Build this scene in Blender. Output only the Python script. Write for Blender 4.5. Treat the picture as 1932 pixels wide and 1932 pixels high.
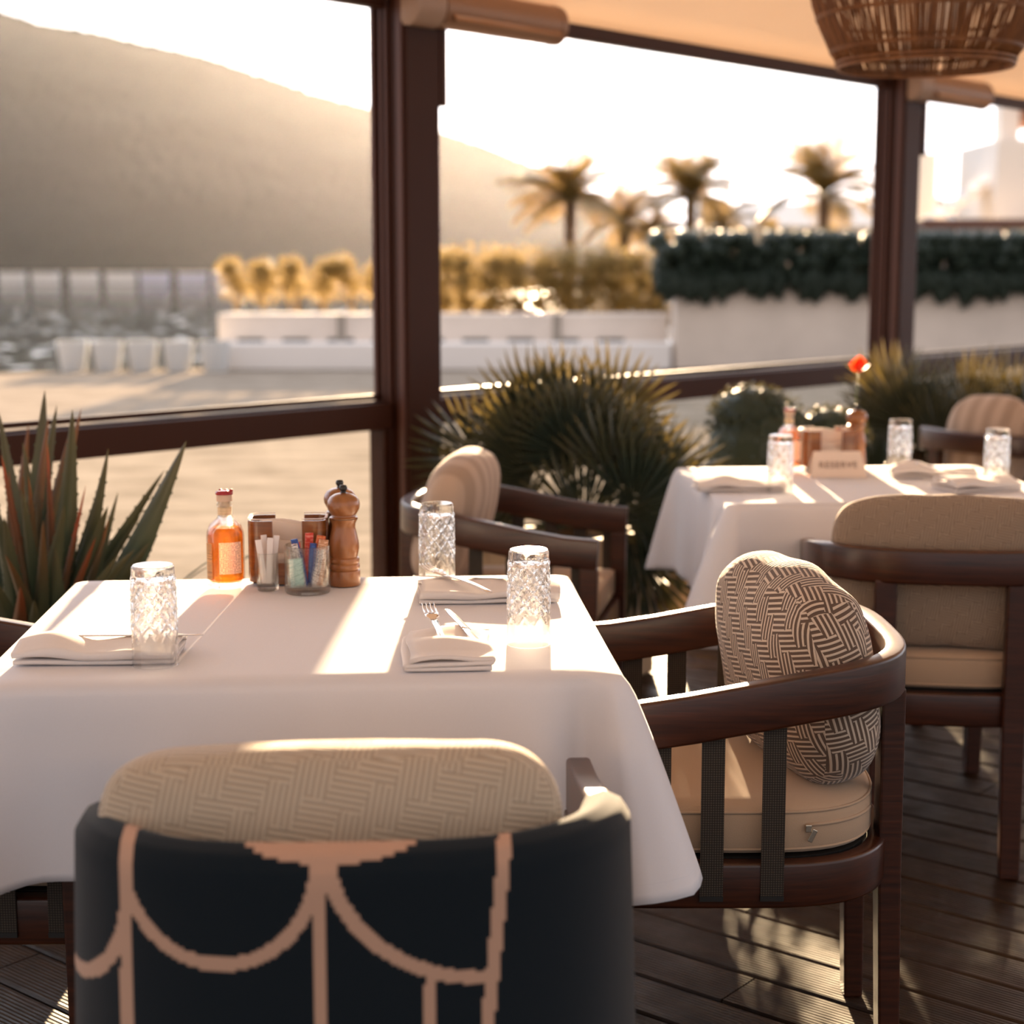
import bpy, bmesh, math, random
from mathutils import Vector, Matrix, Euler, noise
R = math.radians
rnd = random.Random(7)
for o in list(bpy.data.objects): bpy.data.objects.remove(o, do_unlink=True)
scn = bpy.context.scene
COL = scn.collection

# ------------------------------------------------------------------ camera
cam_d = bpy.data.cameras.new('camera')
cam = bpy.data.objects.new('camera', cam_d); COL.objects.link(cam)
cam_d.sensor_fit = 'HORIZONTAL'; cam_d.sensor_width = 36.0
cam_d.lens = 36.0 * 3100.0 / 1932.0
cam.location = (0, 0, 1.33)
cam.rotation_euler = (R(90 - 8.458), 0, 0)
cam_d.clip_start = 0.05; cam_d.clip_end = 4000
cam_d.dof.use_dof = True
cam_d.dof.focus_distance = 2.65
cam_d.dof.aperture_fstop = 3.1
scn.camera = cam

# ------------------------------------------------------------------ sky, sun, exposure
wd = bpy.data.worlds.new('world'); scn.world = wd; wd.use_nodes = True
nt = wd.node_tree; bg = nt.nodes['Background']
SUN_AZ, SUN_EL = R(0.8), R(9.4)
# pale evening sky, brighter around the low sun
tcw = nt.nodes.new('ShaderNodeTexCoord'); dw = nt.nodes.new('ShaderNodeVectorMath'); dw.operation = 'DOT_PRODUCT'
dw.inputs[1].default_value = (math.sin(SUN_AZ)*math.cos(SUN_EL), math.cos(SUN_AZ)*math.cos(SUN_EL), math.sin(SUN_EL))
nt.links.new(tcw.outputs['Generated'], dw.inputs[0])
mrw = nt.nodes.new('ShaderNodeMapRange'); mrw.interpolation_type = 'SMOOTHSTEP'; mrw.inputs[1].default_value = -.35; mrw.inputs[2].default_value = 1.0
nt.links.new(dw.outputs['Value'], mrw.inputs[0])
mxw = nt.nodes.new('ShaderNodeMix'); mxw.data_type = 'RGBA'; mxw.inputs[6].default_value = (.80, .75, .75, 1); mxw.inputs[7].default_value = (2.0, 2.12, 2.4, 1)
nt.links.new(mrw.outputs[0], mxw.inputs[0]); nt.links.new(mxw.outputs[2], bg.inputs['Color'])
bg.inputs['Strength'].default_value = 1.0
sun_d = bpy.data.lights.new('sun', 'SUN'); sun_d.energy = 33; sun_d.color = (1.0, 0.72, 0.44); sun_d.angle = R(0.7)
sun = bpy.data.objects.new('sun', sun_d); COL.objects.link(sun)
sdir = Vector((math.sin(SUN_AZ)*math.cos(SUN_EL), math.cos(SUN_AZ)*math.cos(SUN_EL), math.sin(SUN_EL)))
sun.rotation_euler = (-sdir).to_track_quat('-Z', 'Y').to_euler()
sun.location = sdir*50
scn.view_settings.view_transform = 'Standard'; scn.view_settings.look = 'None'
scn.view_settings.gamma = 1.0; scn.view_settings.use_curve_mapping = False
scn.view_settings.exposure = 0.22

# ------------------------------------------------------------------ helpers
class MB:
    def __init__(s): s.v = []; s.f = []; s.u = {}
    def add(s, vs, fs, uvs=None):
        b = len(s.v); s.v += [tuple(p) for p in vs]
        for k, f in enumerate(fs):
            if uvs: s.u[len(s.f)] = uvs[k]
            s.f.append(tuple(i+b for i in f))
        return s
    def box(s, c, d, rot=None, taper=1.0):
        x, y, z = d[0]/2, d[1]/2, d[2]/2; vs = []
        for k in (-1, 1):
            t = taper if k < 0 else 1
            for i, j in ((-1,-1),(1,-1),(1,1),(-1,1)): vs.append(Vector((i*x*t, j*y*t, k*z)))
        if rot is not None: vs = [rot @ p for p in vs]
        vs = [p+Vector(c) for p in vs]
        return s.add(vs, [(3,2,1,0),(4,5,6,7),(0,1,5,4),(1,2,6,5),(2,3,7,6),(3,0,4,7)])
    def lathe(s, prof, seg=32, c=(0,0,0), cap=True):
        n = len(prof); vs = []; fs = []
        for r, z in prof:
            for k in range(seg):
                a = 2*math.pi*k/seg; vs.append((c[0]+r*math.cos(a), c[1]+r*math.sin(a), c[2]+z))
        for i in range(n-1):
            for k in range(seg):
                k2 = (k+1) % seg; fs.append((i*seg+k, i*seg+k2, (i+1)*seg+k2, (i+1)*seg+k))
        if cap:
            fs.append(tuple(reversed(range(seg)))); fs.append(tuple(range((n-1)*seg, n*seg)))
        return s.add(vs, fs)
    def sweep(s, path, sec, side=None, cap=True, closed=False, scale=None):
        # sec: list of (side, up) around the path; side axis horizontal
        P = [Vector(p) for p in path]; n = len(P); m = len(sec); vs = []; fs = []
        for i, p in enumerate(P):
            if closed: t = P[(i+1) % n]-P[i-1]
            else: t = P[min(i+1, n-1)]-P[max(i-1, 0)]
            t.normalize()
            if side is not None: sd = Vector(side); sd = (sd - t*sd.dot(t)).normalized()
            else:
                sd = t.cross(Vector((0,0,1)))
                sd = sd.normalized() if sd.length > 1e-4 else Vector((1,0,0))
            up = sd.cross(t).normalized()
            k = scale[i] if scale else 1.0
            for a, b in sec: vs.append(p+sd*a*k+up*b*k)
        for i in range(n if closed else n-1):
            i2 = (i+1) % n
            for j in range(m):
                j2 = (j+1) % m; fs.append((i*m+j, i*m+j2, i2*m+j2, i2*m+j))
        if cap and not closed: fs.append(tuple(reversed(range(m)))); fs.append(tuple(range((n-1)*m, n*m)))
        return s.add(vs, fs)
    def tube(s, path, r, seg=8, cap=True, closed=False):
        rr = r if isinstance(r, (list, tuple)) else [r]*len(path)
        sec = [(math.cos(2*math.pi*k/seg), math.sin(2*math.pi*k/seg)) for k in range(seg)]
        return s.sweep(path, sec, cap=cap, closed=closed, scale=rr)
    def prism(s, outline, z0, z1):
        n = len(outline); vs = [(x, y, z0) for x, y in outline]+[(x, y, z1) for x, y in outline]
        fs = [tuple(reversed(range(n))), tuple(range(n, 2*n))]+[(i, (i+1) % n, n+(i+1) % n, n+i) for i in range(n)]
        return s.add(vs, fs)
    def grid(s, fn, nu, nv, uvfn=None):
        vs = [fn(i/nu, j/nv) for i in range(nu+1) for j in range(nv+1)]; fs = []; us = []
        for i in range(nu):
            for j in range(nv):
                fs.append((i*(nv+1)+j, (i+1)*(nv+1)+j, (i+1)*(nv+1)+j+1, i*(nv+1)+j+1))
                if uvfn: us.append([uvfn(i/nu, j/nv), uvfn((i+1)/nu, j/nv), uvfn((i+1)/nu, (j+1)/nv), uvfn(i/nu, (j+1)/nv)])
        return s.add(vs, fs, us if uvfn else None)
    def mesh(s, name, smooth=None, boxuv=False, recalc=True):
        planar = boxuv == 'planar'
        me = bpy.data.meshes.new(name); me.from_pydata(s.v, [], s.f)
        if recalc:
            bm = bmesh.new(); bm.from_mesh(me); bmesh.ops.recalc_face_normals(bm, faces=bm.faces); bm.to_mesh(me); bm.free()
        if s.u or boxuv:
            uvl = me.uv_layers.new(name='UVMap')
            for p in me.polygons:
                for q, li in enumerate(p.loop_indices):
                    if p.index in s.u and not recalc: uvl.data[li].uv = s.u[p.index][q]
                    else:
                        co = me.vertices[me.loops[li].vertex_index].co; n = p.normal
                        ax = max(range(3), key=lambda a: abs(n[a]))
                        uvl.data[li].uv = (co.x, co.z) if planar else ((co.y, co.z), (co.x, co.z), (co.x, co.y))[ax]
        if smooth is not None:
            me.polygons.foreach_set('use_smooth', [True]*len(me.polygons))
            if smooth < 180: me.set_sharp_from_angle(angle=R(smooth))
        return me
    def build(s, name, mat, parent=None, loc=None, rot=None, smooth=None, bevel=None, solid=None, sub=0, boxuv=False, recalc=True, bseg=2):
        o = bpy.data.objects.new(name, s.mesh(name, smooth, boxuv, recalc)); COL.objects.link(o)
        o.data.materials.append(mat)
        if parent: o.parent = parent
        if loc is not None: o.location = loc
        if rot is not None: o.rotation_euler = rot
        if solid: m = o.modifiers.new('thick', 'SOLIDIFY'); m.thickness = solid; m.offset = 0
        if bevel: m = o.modifiers.new('bevel', 'BEVEL'); m.width = bevel; m.segments = bseg; m.limit_method = 'ANGLE'; m.angle_limit = R(40)
        if sub: m = o.modifiers.new('sub', 'SUBSURF'); m.levels = sub; m.render_levels = sub
        return o

def tag(o, label, cat, group=None, kind=None):
    if label: o['label'] = label
    if cat: o['category'] = cat
    if group: o['group'] = group
    if kind: o['kind'] = kind
    return o
def thing(name, label, cat, loc=(0,0,0), rz=0, group=None):
    o = bpy.data.objects.new(name, None); COL.objects.link(o); o.empty_display_size = .05
    o.location = loc; o.rotation_euler = (0, 0, rz)
    return tag(o, label, cat, group)
def struct(o): o['kind'] = 'structure'; return o
def clone(o, parent=None):
    c = o.copy(); COL.objects.link(c); c.parent = parent
    for ch in list(o.children): clone(ch, c)
    return c
def place(o, loc, rz=0): o.location = loc; o.rotation_euler = (0, 0, rz); return o
def rect(w, h): return [(-w/2,-h/2),(w/2,-h/2),(w/2,h/2),(-w/2,h/2)]
def rrect(w, h, r, n=3):
    out = []
    for cx, cy, a0 in ((w/2-r, h/2-r, 0), (-w/2+r, h/2-r, 90), (-w/2+r, -h/2+r, 180), (w/2-r, -h/2+r, 270)):
        for k in range(n+1):
            a = R(a0+90*k/n); out.append((cx+r*math.cos(a), cy+r*math.sin(a)))
    return out
def lerp(a, b, t): return a+(b-a)*t
def sstep(t): t = max(0, min(1, t)); return t*t*(3-2*t)

# ------------------------------------------------------------------ materials
class NT:
    def __init__(s, name):
        s.m = bpy.data.materials.new(name); s.m.use_nodes = True; s.t = s.m.node_tree
        s.b = s.t.nodes['Principled BSDF']; s.out = s.t.nodes['Material Output']
    def n(s, ty, ins=None, **props):
        nd = s.t.nodes.new('ShaderNode'+ty)
        for k, v in props.items(): setattr(nd, k, v)
        for k, v in (ins or {}).items(): s.set(nd.inputs[k], v)
        return nd
    def set(s, sock, v):
        if isinstance(v, bpy.types.NodeSocket): s.t.links.new(v, sock)
        elif isinstance(v, tuple) and len(v) == 3 and sock.type == 'RGBA': sock.default_value = (*v, 1)
        else: sock.default_value = v
    def ma(s, op, a, b=0.0, c=0.0):
        nd = s.n('Math', operation=op); s.set(nd.inputs[0], a); s.set(nd.inputs[1], b); s.set(nd.inputs[2], c); return nd.outputs[0]
    def mix(s, f, a, b):
        nd = s.n('Mix', data_type='RGBA'); s.set(nd.inputs[0], f); s.set(nd.inputs[6], a); s.set(nd.inputs[7], b); return nd.outputs[2]
    def tc(s, which='Object'): return s.n('TexCoord').outputs[which]
    def mapping(s, v, scale=(1,1,1), rot=(0,0,0), loc=(0,0,0)):
        return s.n('Mapping', {'Vector': v, 'Scale': scale, 'Rotation': rot, 'Location': loc}).outputs[0]
    def noise(s, v, scale, detail=3, rough=.5, out=0):
        return s.n('TexNoise', {'Vector': v, 'Scale': scale, 'Detail': detail, 'Roughness': rough}).outputs[out]
    def ramp(s, f, stops):
        nd = s.n('ValToRGB', {'Fac': f}); e = nd.color_ramp.elements
        while len(e) < len(stops): e.new(.5)
        for el, (p, c) in zip(e, stops): el.position = p; el.color = (*c, 1)
        return nd.outputs[0]
    def bump(s, h, strength=.3, dist=.01):
        s.set(s.b.inputs['Normal'], s.n('Bump', {'Height': h, 'Strength': strength, 'Distance': dist}).outputs[0])
    def sep(s, v):
        nd = s.n('SeparateXYZ', {0: v}); return nd.outputs[0], nd.outputs[1], nd.outputs[2]
    def P(s, **kw):
        for k, v in kw.items(): s.set(s.b.inputs[k.replace('_', ' ')], v)
        return s
    def translucent(s, color, fac):
        t = s.n('BsdfTranslucent', {'Color': color}); mx = s.n('MixShader', {0: fac})
        s.t.links.new(s.b.outputs[0], mx.inputs[1]); s.t.links.new(t.outputs[0], mx.inputs[2])
        s.t.links.new(mx.outputs[0], s.out.inputs['Surface'])
        return s

def plain(name, col, rough=.5, metal=0, spec=.5, var=0.0, vscale=8, bump=0, bscale=60):
    k = NT(name); k.P(Base_Color=col, Roughness=rough, Metallic=metal, Specular_IOR_Level=spec)
    if var:
        f = k.noise(k.tc(), vscale, 4)
        k.P(Base_Color=k.mix(f, tuple(c*(1-var) for c in col), tuple(min(1, c*(1+var)) for c in col)))
    if bump: k.bump(k.noise(k.tc(), bscale, 4), bump, .004)
    return k.m
def wood(name, c1, c2, rough=.35, scale=(6,60,60), coat=0.0):
    k = NT(name); v = k.mapping(k.tc(), scale); f = k.noise(v, 1.5, 6, .6)
    k.P(Base_Color=k.ramp(f, [(.3, c1), (.7, c2)]), Roughness=rough, Coat_Weight=coat, Coat_Roughness=.15)
    k.bump(f, .12, .002); return k.m
def foliage(name, c1, c2, tr, fac=.35, rough=.5, scale=3):
    k = NT(name); f = k.noise(k.tc(), scale, 2)
    k.P(Base_Color=k.mix(f, c1, c2), Roughness=rough, Specular_IOR_Level=.3); k.translucent(tr, fac); return k.m
def glassy(name, col=(1,1,1), ior=1.45, rough=0.0, clear=.35):
    k = NT(name); g = k.n('BsdfGlass', {'Color': col, 'IOR': ior, 'Roughness': rough}); t = k.n('BsdfTransparent', {'Color': col})
    mx = k.n('MixShader', {0: clear}); k.t.links.new(g.outputs[0], mx.inputs[1]); k.t.links.new(t.outputs[0], mx.inputs[2])
    k.t.links.new(mx.outputs[0], k.out.inputs['Surface']); return k.m
def pane_mat(name, col=(.985,.985,.975)):
    k = NT(name); t = k.n('BsdfTransparent', {'Color': col}); g = k.n('BsdfGlossy', {'Color': (1,1,1), 'Roughness': .02})
    lw = k.n('LayerWeight', {'Blend': .12}); f = k.ma('MULTIPLY', lw.outputs['Fresnel'], .6)
    mx = k.n('MixShader', {0: f}); k.t.links.new(t.outputs[0], mx.inputs[1]); k.t.links.new(g.outputs[0], mx.inputs[2])
    k.t.links.new(mx.outputs[0], k.out.inputs['Surface']); return k.m
def keyfabric(name, light, dark, cell=.034, n=4.0, duty=.5, bump=.5):
    k = NT(name); uv = k.tc('UV'); x, y, _ = k.sep(k.mapping(uv, (1/cell, 1/cell, 1), (0,0,R(24))))
    cx = k.ma('FLOOR', k.ma('ADD', x, k.ma('MULTIPLY', k.ma('FLOOR', y), .5))); cy = k.ma('FLOOR', y)
    ch = k.ma('MODULO', k.ma('ABSOLUTE', k.ma('ADD', cx, cy)), 2.0)
    a = k.ma('MULTIPLY', k.ma('ADD', x, k.ma('MULTIPLY', y, .25)), n); b = k.ma('MULTIPLY', k.ma('SUBTRACT', y, k.ma('MULTIPLY', x, .25)), n)
    st = k.ma('ADD', k.ma('MULTIPLY', a, ch), k.ma('MULTIPLY', b, k.ma('SUBTRACT', 1.0, ch)))
    pp = k.ma('PINGPONG', st, .5); msk = k.ma('GREATER_THAN', pp, .5-duty/2)
    soft = k.ma('MULTIPLY', pp, 2.0)
    w = k.noise(k.mapping(uv, (900, 900, 1)), 1.0, 1)
    col = k.mix(msk, dark, light); col = k.mix(k.ma('MULTIPLY', w, .3), col, (.1,.07,.05))
    k.P(Base_Color=col, Roughness=.9, Specular_IOR_Level=.15, Sheen_Weight=.25, Sheen_Roughness=.4)
    k.bump(k.ma('ADD', soft, k.ma('MULTIPLY', w, .5)), bump, .002); return k.m
def weave(name, col, scale=900, bump=.25, tr=None, fac=.2, sheen=.15, wr=0.0):
    k = NT(name); v = k.tc(); w = k.noise(k.mapping(v, (scale, scale*.6, scale)), 1.0, 2)
    k.P(Base_Color=k.mix(k.ma('MULTIPLY', w, .35), col, tuple(c*.75 for c in col)), Roughness=.9, Specular_IOR_Level=.15, Sheen_Weight=sheen)
    h = w
    if wr: h = k.ma('ADD', k.ma('MULTIPLY', w, .04), k.ma('MULTIPLY', k.noise(k.mapping(v, (5, 14, 5)), 1.0, 3), wr))
    k.bump(h, bump, .006 if wr else .001)
    if tr: k.translucent(tr, fac)
    return k.m
def stripes(name, c1, c2, n=26, axis=0):
    k = NT(name); uv = k.tc('UV'); x = k.sep(uv)[axis]
    p = k.ma('PINGPONG', k.ma('MULTIPLY', x, n), .5); m = k.n('MapRange', {0: p, 1: .2, 2: .3}).outputs[0]
    k.P(Base_Color=k.mix(m, c1, c2), Roughness=.92, Specular_IOR_Level=.1, Sheen_Weight=.2)
    k.bump(k.noise(k.mapping(k.tc(), (500,500,500)), 1.0, 2), .2, .001); return k.m

M_teak = wood('dark_teak', (.016,.0036,.0012), (.062,.0150,.0042), .34, (5, 5, 80), .08)
M_frame = plain('brown_powder_coat', (.036,.011,.005), .5, 0, .18)
M_track = plain('track_profile', (.085,.036,.026), .4, 0, .3)
M_cloth = weave('white_table_linen', (.82,.82,.87), 700, .25, (.85,.74,.66), .22, .1, .25)
M_napkin = weave('napkin_linen', (.82,.77,.75), 800, .2, (.85,.72,.62), .18, .1, .2)
M_seat = weave('taupe_canvas', (.43,.30,.20), 900, .3)
M_strap = None
def strap_mat():
    k = NT('webbing'); v = k.tc(); x, y, z = k.sep(k.mapping(v, (1,1,1)))
    a = k.ma('PINGPONG', k.ma('MULTIPLY', z, 260.0), .5); b = k.ma('PINGPONG', k.ma('MULTIPLY', y, 260.0), .5)
    f = k.ma('MULTIPLY', k.ma('MULTIPLY', a, b), 4.0)
    k.P(Base_Color=k.mix(f, (.018,.014,.011), (.10,.078,.058)), Roughness=.75, Specular_IOR_Level=.25); k.bump(f, .5, .001); return k.m
M_strap = strap_mat()
M_key = keyfabric('key_pattern_fabric', (.62,.49,.38), (.115,.075,.055), .034, 4.0, .42)
M_herr = keyfabric('tone_on_tone_key_fabric', (.46,.34,.24), (.20,.14,.10), .036, 6.0, .5, .8)
M_herr2 = keyfabric('pale_key_fabric', (.60,.49,.37), (.40,.315,.23), .042, 6.0, .5, .8)
M_stripe = stripes('striped_blanket_fabric', (.44,.32,.24), (.34,.24,.175), 14)
M_dark = plain('black_plastic', (.012,.011,.010), .4)
M_steel = plain('polished_steel', (.75,.72,.70), .16, 1.0)
M_brass = plain('zip_metal', (.70,.62,.50), .25, 1.0)
M_glass = glassy('cut_glass', (1,1,1), 1.48, .035, .25)
M_jar = glassy('jar_glass', (.97,.98,.97), 1.45, 0, .6)
M_pane = pane_mat('window_glass')
M_pane_edge = plain('glass_edge', (.35,.40,.37), .15)

# ------------------------------------------------------------------ wall frame of reference
W0 = Vector((-.457, 5.40, 0)); WD = Vector((.673, .740, 0)).normalized(); WN = Vector((.740, -.673, 0)).normalized()
WROT = math.atan2(WD.y, WD.x)           # local x = along wall, local -y = towards the room
def wl(s, off, z=0): return W0+WD*s+WN*off+Vector((0, 0, z))

# ------------------------------------------------------------------ deck floor
def deck_mat():
    k = NT('wet_reeded_decking'); v = k.tc(); x, y, z = k.sep(v)
    g = k.ma('PINGPONG', k.ma('MULTIPLY', y, 105.0), .5)
    oi = k.n('ObjectInfo').outputs['Random']
    vv = k.n('VectorMath', {0: v}, operation='ADD'); cb = k.n('CombineXYZ', {0: k.ma('MULTIPLY', oi, 37.0), 1: k.ma('MULTIPLY', oi, 11.0)}); k.set(vv.inputs[1], cb.outputs[0])
    f = k.noise(k.mapping(vv.outputs[0], (3, 30, 3)), 1.0, 6, .65); p = k.noise(vv.outputs[0], 7.0, 4)
    col = k.ramp(f, [(.3, (.009,.0038,.0014)), (.72, (.040,.0175,.0062))])
    col = k.mix(k.ma('MULTIPLY', oi, .4), col, (.010,.006,.004))
    k.P(Base_Color=col, Roughness=k.n('MapRange', {0: p, 1: .35, 2: .7, 3: .30, 4: .65}).outputs[0], Specular_IOR_Level=.22)
    k.bump(k.ma('ADD', k.ma('MULTIPLY', g, .6), k.ma('MULTIPLY', f, .7)), .7, .004); return k.m
M_deck = deck_mat()
PD = Vector((-.777, .629, 0)).normalized(); PQ = Vector((.629, .777, 0)).normalized()
floor = bpy.data.objects.new('floor', None); COL.objects.link(floor); struct(floor)
PW, PITCH = .124, .1305
plank_meshes = {}
def plank_mesh(L):
    key = round(L, 1)
    if key not in plank_meshes:
        sec = [(-PW/2, -.024), (PW/2, -.024), (PW/2, -.004), (PW/2-.004, 0), (-PW/2+.004, 0), (-PW/2, -.004)]
        b = MB(); b.sweep([(-key/2, 0, 0), (key/2, 0, 0)], [(a, z) for a, z in sec]); me = b.mesh('plank'); me.materials.append(M_deck); plank_meshes[key] = me
    return plank_meshes[key], key
q = -.35; row = 0
while q < 9.6:
    # extent of this row along PD: ends at wall
    den = PD.dot(WN); base = PQ*q
    t_wall = ((W0+WN*.03-base).dot(WN))/den      # PD heads into the wall
    t_end = t_wall; t0 = t_wall-6.2-(.7*(row % 3))
    seglen = [2.3, 1.6, 2.0][row % 3]; t = t_end
    first = True
    while t > max(t0, -7):
        L = seglen if not first else [1.2, 2.1, .7, 1.7][row % 4]
        me, key = plank_mesh(L)
        c = base+PD*(t-key/2)
        if -4.5 < c.x < 4.6 and c.y > -.2:
            o = bpy.data.objects.new('plank', me); COL.objects.link(o); o.parent = floor
            o.location = (c.x, c.y, rnd.uniform(-.0012, 0)); o.rotation_euler = (0, 0, math.atan2(PD.y, PD.x))
        t -= key+.004; first = False
    q += PITCH; row += 1
b = MB(); b.add([wl(-6, .02, -.03), wl(6.5, .02, -.03), wl(6.5, 9, -.03), wl(-6, 9, -.03)], [(0, 1, 2, 3)])
b.build('joist_bed', plain('deck_void', (.008,.006,.005), .9), floor)

# ------------------------------------------------------------------ window wall: posts, rails, glass
def wall_obj(name, b, mat, parent=None, **kw):
    return b.build(name, mat, parent, **kw)
def post(s0, name, label, cat='post'):
    t = bpy.data.objects.new(name, None); COL.objects.link(t); t.location = wl(s0, 0); t.rotation_euler = (0, 0, WROT); struct(t)
    w, d, h = .15, .15, 2.55
    b = MB(); b.box((w/2, -d/2, h/2), (w, d, h)); b.build('column', M_frame, t, bevel=.006)
    for y, ww, pr in ((-.008, .016, .016), (-.042, .012, .012), (-.066, .012, .012), (-.125, .026, .010)):
        b = MB(); b.box((-pr/2-.001, y, h/2+.0), (pr, ww, h)); b.build('track', M_track, t, bevel=.003)
    return t
P1 = post(.02, 'trim_1', ''); P2 = post(3.174, 'trim_2', ''); P0 = post(-3.15, 'trim_3', ''); P3 = post(6.3, 'trim_4', '')
def bay(n, s0, s1):
    t = bpy.data.objects.new('window_%d' % n, None); COL.objects.link(t); t.location = wl(s0, 0); t.rotation_euler = (0, 0, WROT); struct(t)
    L = s1-s0; x = L/2
    b = MB(); b.box((x, -.045, .853), (L, .09, .085)); b.build('rail', M_frame, t, bevel=.004)
    b = MB(); b.box((x, -.020, .912), (L, .022, .016)); b.build('sash_bar', M_frame, t, bevel=.002)
    b = MB(); b.box((x, -.062, .899), (L, .012, .006)); b.build('bead', M_frame, t, bevel=.001)
    b = MB(); b.box((x, -.045, .040), (L, .09, .08)); b.build('sill', M_frame, t, bevel=.004)
    for y in (-.028, -.062):
        b = MB(); b.box((x, y, .445), (L-.06, .008, .735)); b.build('pane', M_pane, t)
    for xx in (.018, L-.018):
        b = MB(); b.box((xx, -.045, .445), (.03, .07, .73)); b.build('stile', M_frame, t, bevel=.003)
    b = MB(); b.box((x, -.05, 2.165), (L, .05, .05)); b.build('head_bar', M_frame, t, bevel=.005)
    return t
bay(1, -3.0, .005); bay(2, .175, 3.16); bay(3, 3.33, 6.29)

# awning roof (ceiling)
def awning_mat():
    k = NT('cream_awning_fabric'); v = k.tc(); w = k.noise(k.mapping(v, (3, 3, 3)), 1.0, 3)
    k.P(Base_Color=k.mix(w, (.80,.68,.55), (.86,.74,.60)), Roughness=.9, Specular_IOR_Level=.1)
    k.translucent((.90,.76,.64), .30); return k.m
b = MB()
def awn(u, v):
    s = lerp(-5, 8.5, u); off = lerp(-.02, 6.2, v); sag = -.05*math.sin(math.pi*((s+3.15) % 3.15)/3.15)*math.sin(math.pi*v)
    return wl(s, off, 2.185+.29*off+sag)
b.grid(awn, 60, 24)
aw = b.build('ceiling', awning_mat(), smooth=180, solid=.003); struct(aw)

# heaters
def heater(s, label):
    t = thing('patio_heater', label, 'heater', wl(s, .16, 2.15), WROT, 'heaters on the posts')
    L, r = .70, .062
    sec = []
    for k in range(20):
        a = 2*math.pi*k/20; x, z = math.cos(a)*.058, math.sin(a)*.066
        sec.append((max(-.045, x), z))
    M_h = plain('heater_casing', (.26,.14,.08), .42, .3)
    b = MB(); b.sweep([(.115, 0, 0), (L-.03, 0, 0)], sec); b.build('casing', M_h, t, smooth=40)
    b = MB(); b.sweep([(-.02, 0, 0), (-.012, 0, 0), (.105, 0, 0)], sec, scale=[.9, 1.06, 1.06]); b.build('end_cap', plain('heater_cap', (.32,.21,.15), .5), t, smooth=40)
    b = MB(); b.sweep([(L-.03, 0, 0), (L, 0, 0), (L+.02, 0, 0)], sec, scale=[1.03, 1.0, .6]); b.build('end_cap', M_h, t, smooth=40)
    b = MB(); b.box((.40, -.05, -.030), (.52, .012, .040), Euler((R(-35), 0, 0)).to_matrix()); b.build('reflector', plain('heater_reflector', (.30,.17,.10), .3, .8), t, bevel=.003)
    b = MB()
    for k in range(3): b.tube([(.15, -.060+.004*k, -.045+.014*k), (.65, -.060+.004*k, -.045+.014*k)], .0022, 6)
    b.build('element_guard', M_steel, t, smooth=180)
    b = MB(); b.box((.155, .03, -.17), (.032, .045, .27)); b.build('mounting_plate', M_frame, t, bevel=.003)
    b = MB(); b.box((.115, .035, -.13), (.075, .035, .055)); b.build('clamp', M_dark, t, bevel=.005)
    b = MB(); b.lathe([(.006, 0), (.006, .006), (.003, .008)], 10, (.12, .016, -.11)); b.build('bolt', M_steel, t, smooth=40)
    return t
heater(.03, 'brown tube heater on the nearer post with orange glow on its casing')
heater(3.20, 'small brown tube heater on the farther post beyond the wicker lamp')

# pendant lamp
lx, ly = 1.148, 4.7
t = thing('pendant_lamp', 'round brown wicker basket pendant lamp hanging under the awning', 'lamp', (lx, ly, 1.873))
prof = [(.236, .015), (.262, .06), (.290, .12), (.312, .18), (.327, .25), (.332, .33), (.322, .41), (.295, .48), (.24, .54), (.16, .58), (.06, .595)]
def prad(z):
    for (r0, z0), (r1, z1) in zip(prof, prof[1:]):
        if z0 <= z <= z1: return lerp(r0, r1, (z-z0)/(z1-z0))
    return prof[0][0] if z < .1 else prof[-1][0]
M_ratt = wood('rattan', (.13,.045,.012), (.28,.11,.032), .5, (20,20,3))
b = MB(); NS = 290
for k in range(NS):
    a = 2*math.pi*k/NS+rnd.uniform(-.004, .004); skip = rnd.random()
    if skip < .05: continue
    pts = []
    da = rnd.uniform(-.012, .012)
    for i, (r, z) in enumerate(prof):
        aa = a+da*math.sin(z*9); pts.append((r*math.cos(aa), r*math.sin(aa), z))
    b.tube(pts, .0025, 4)
o = b.build('woven_sticks', M_ratt, t, smooth=180); o['kind'] = 'stuff'
for z, rr in ((.010, .006), (.022, .005), (.050, .003), (.055, .0025), (.14, .003), (.145, .0025), (.25, .003), (.36, .003), (.46, .003)):
    r = prad(z)+.003
    b = MB(); b.tube([(r*math.cos(2*math.pi*k/64), r*math.sin(2*math.pi*k/64), z) for k in range(64)], rr, 6, closed=True)
    b.build('hoop', M_ratt, t, smooth=180)
b = MB(); b.tube([(0, 0, .59), (0, 0, 1.0)], .004, 8); b.build('cord', M_dark, t, smooth=180)
b = MB(); b.lathe([(.018, .50), (.02, .52), (.02, .57), (.012, .60)], 16); b.build('socket', M_dark, t, smooth=40)
b = MB(); b.lathe([(.002, .405), (.022, .415), (.03, .44), (.022, .47), (.014, .50)], 16); b.build('bulb', plain('frosted_bulb', (.8,.75,.68), .3), t, smooth=180)

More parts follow.
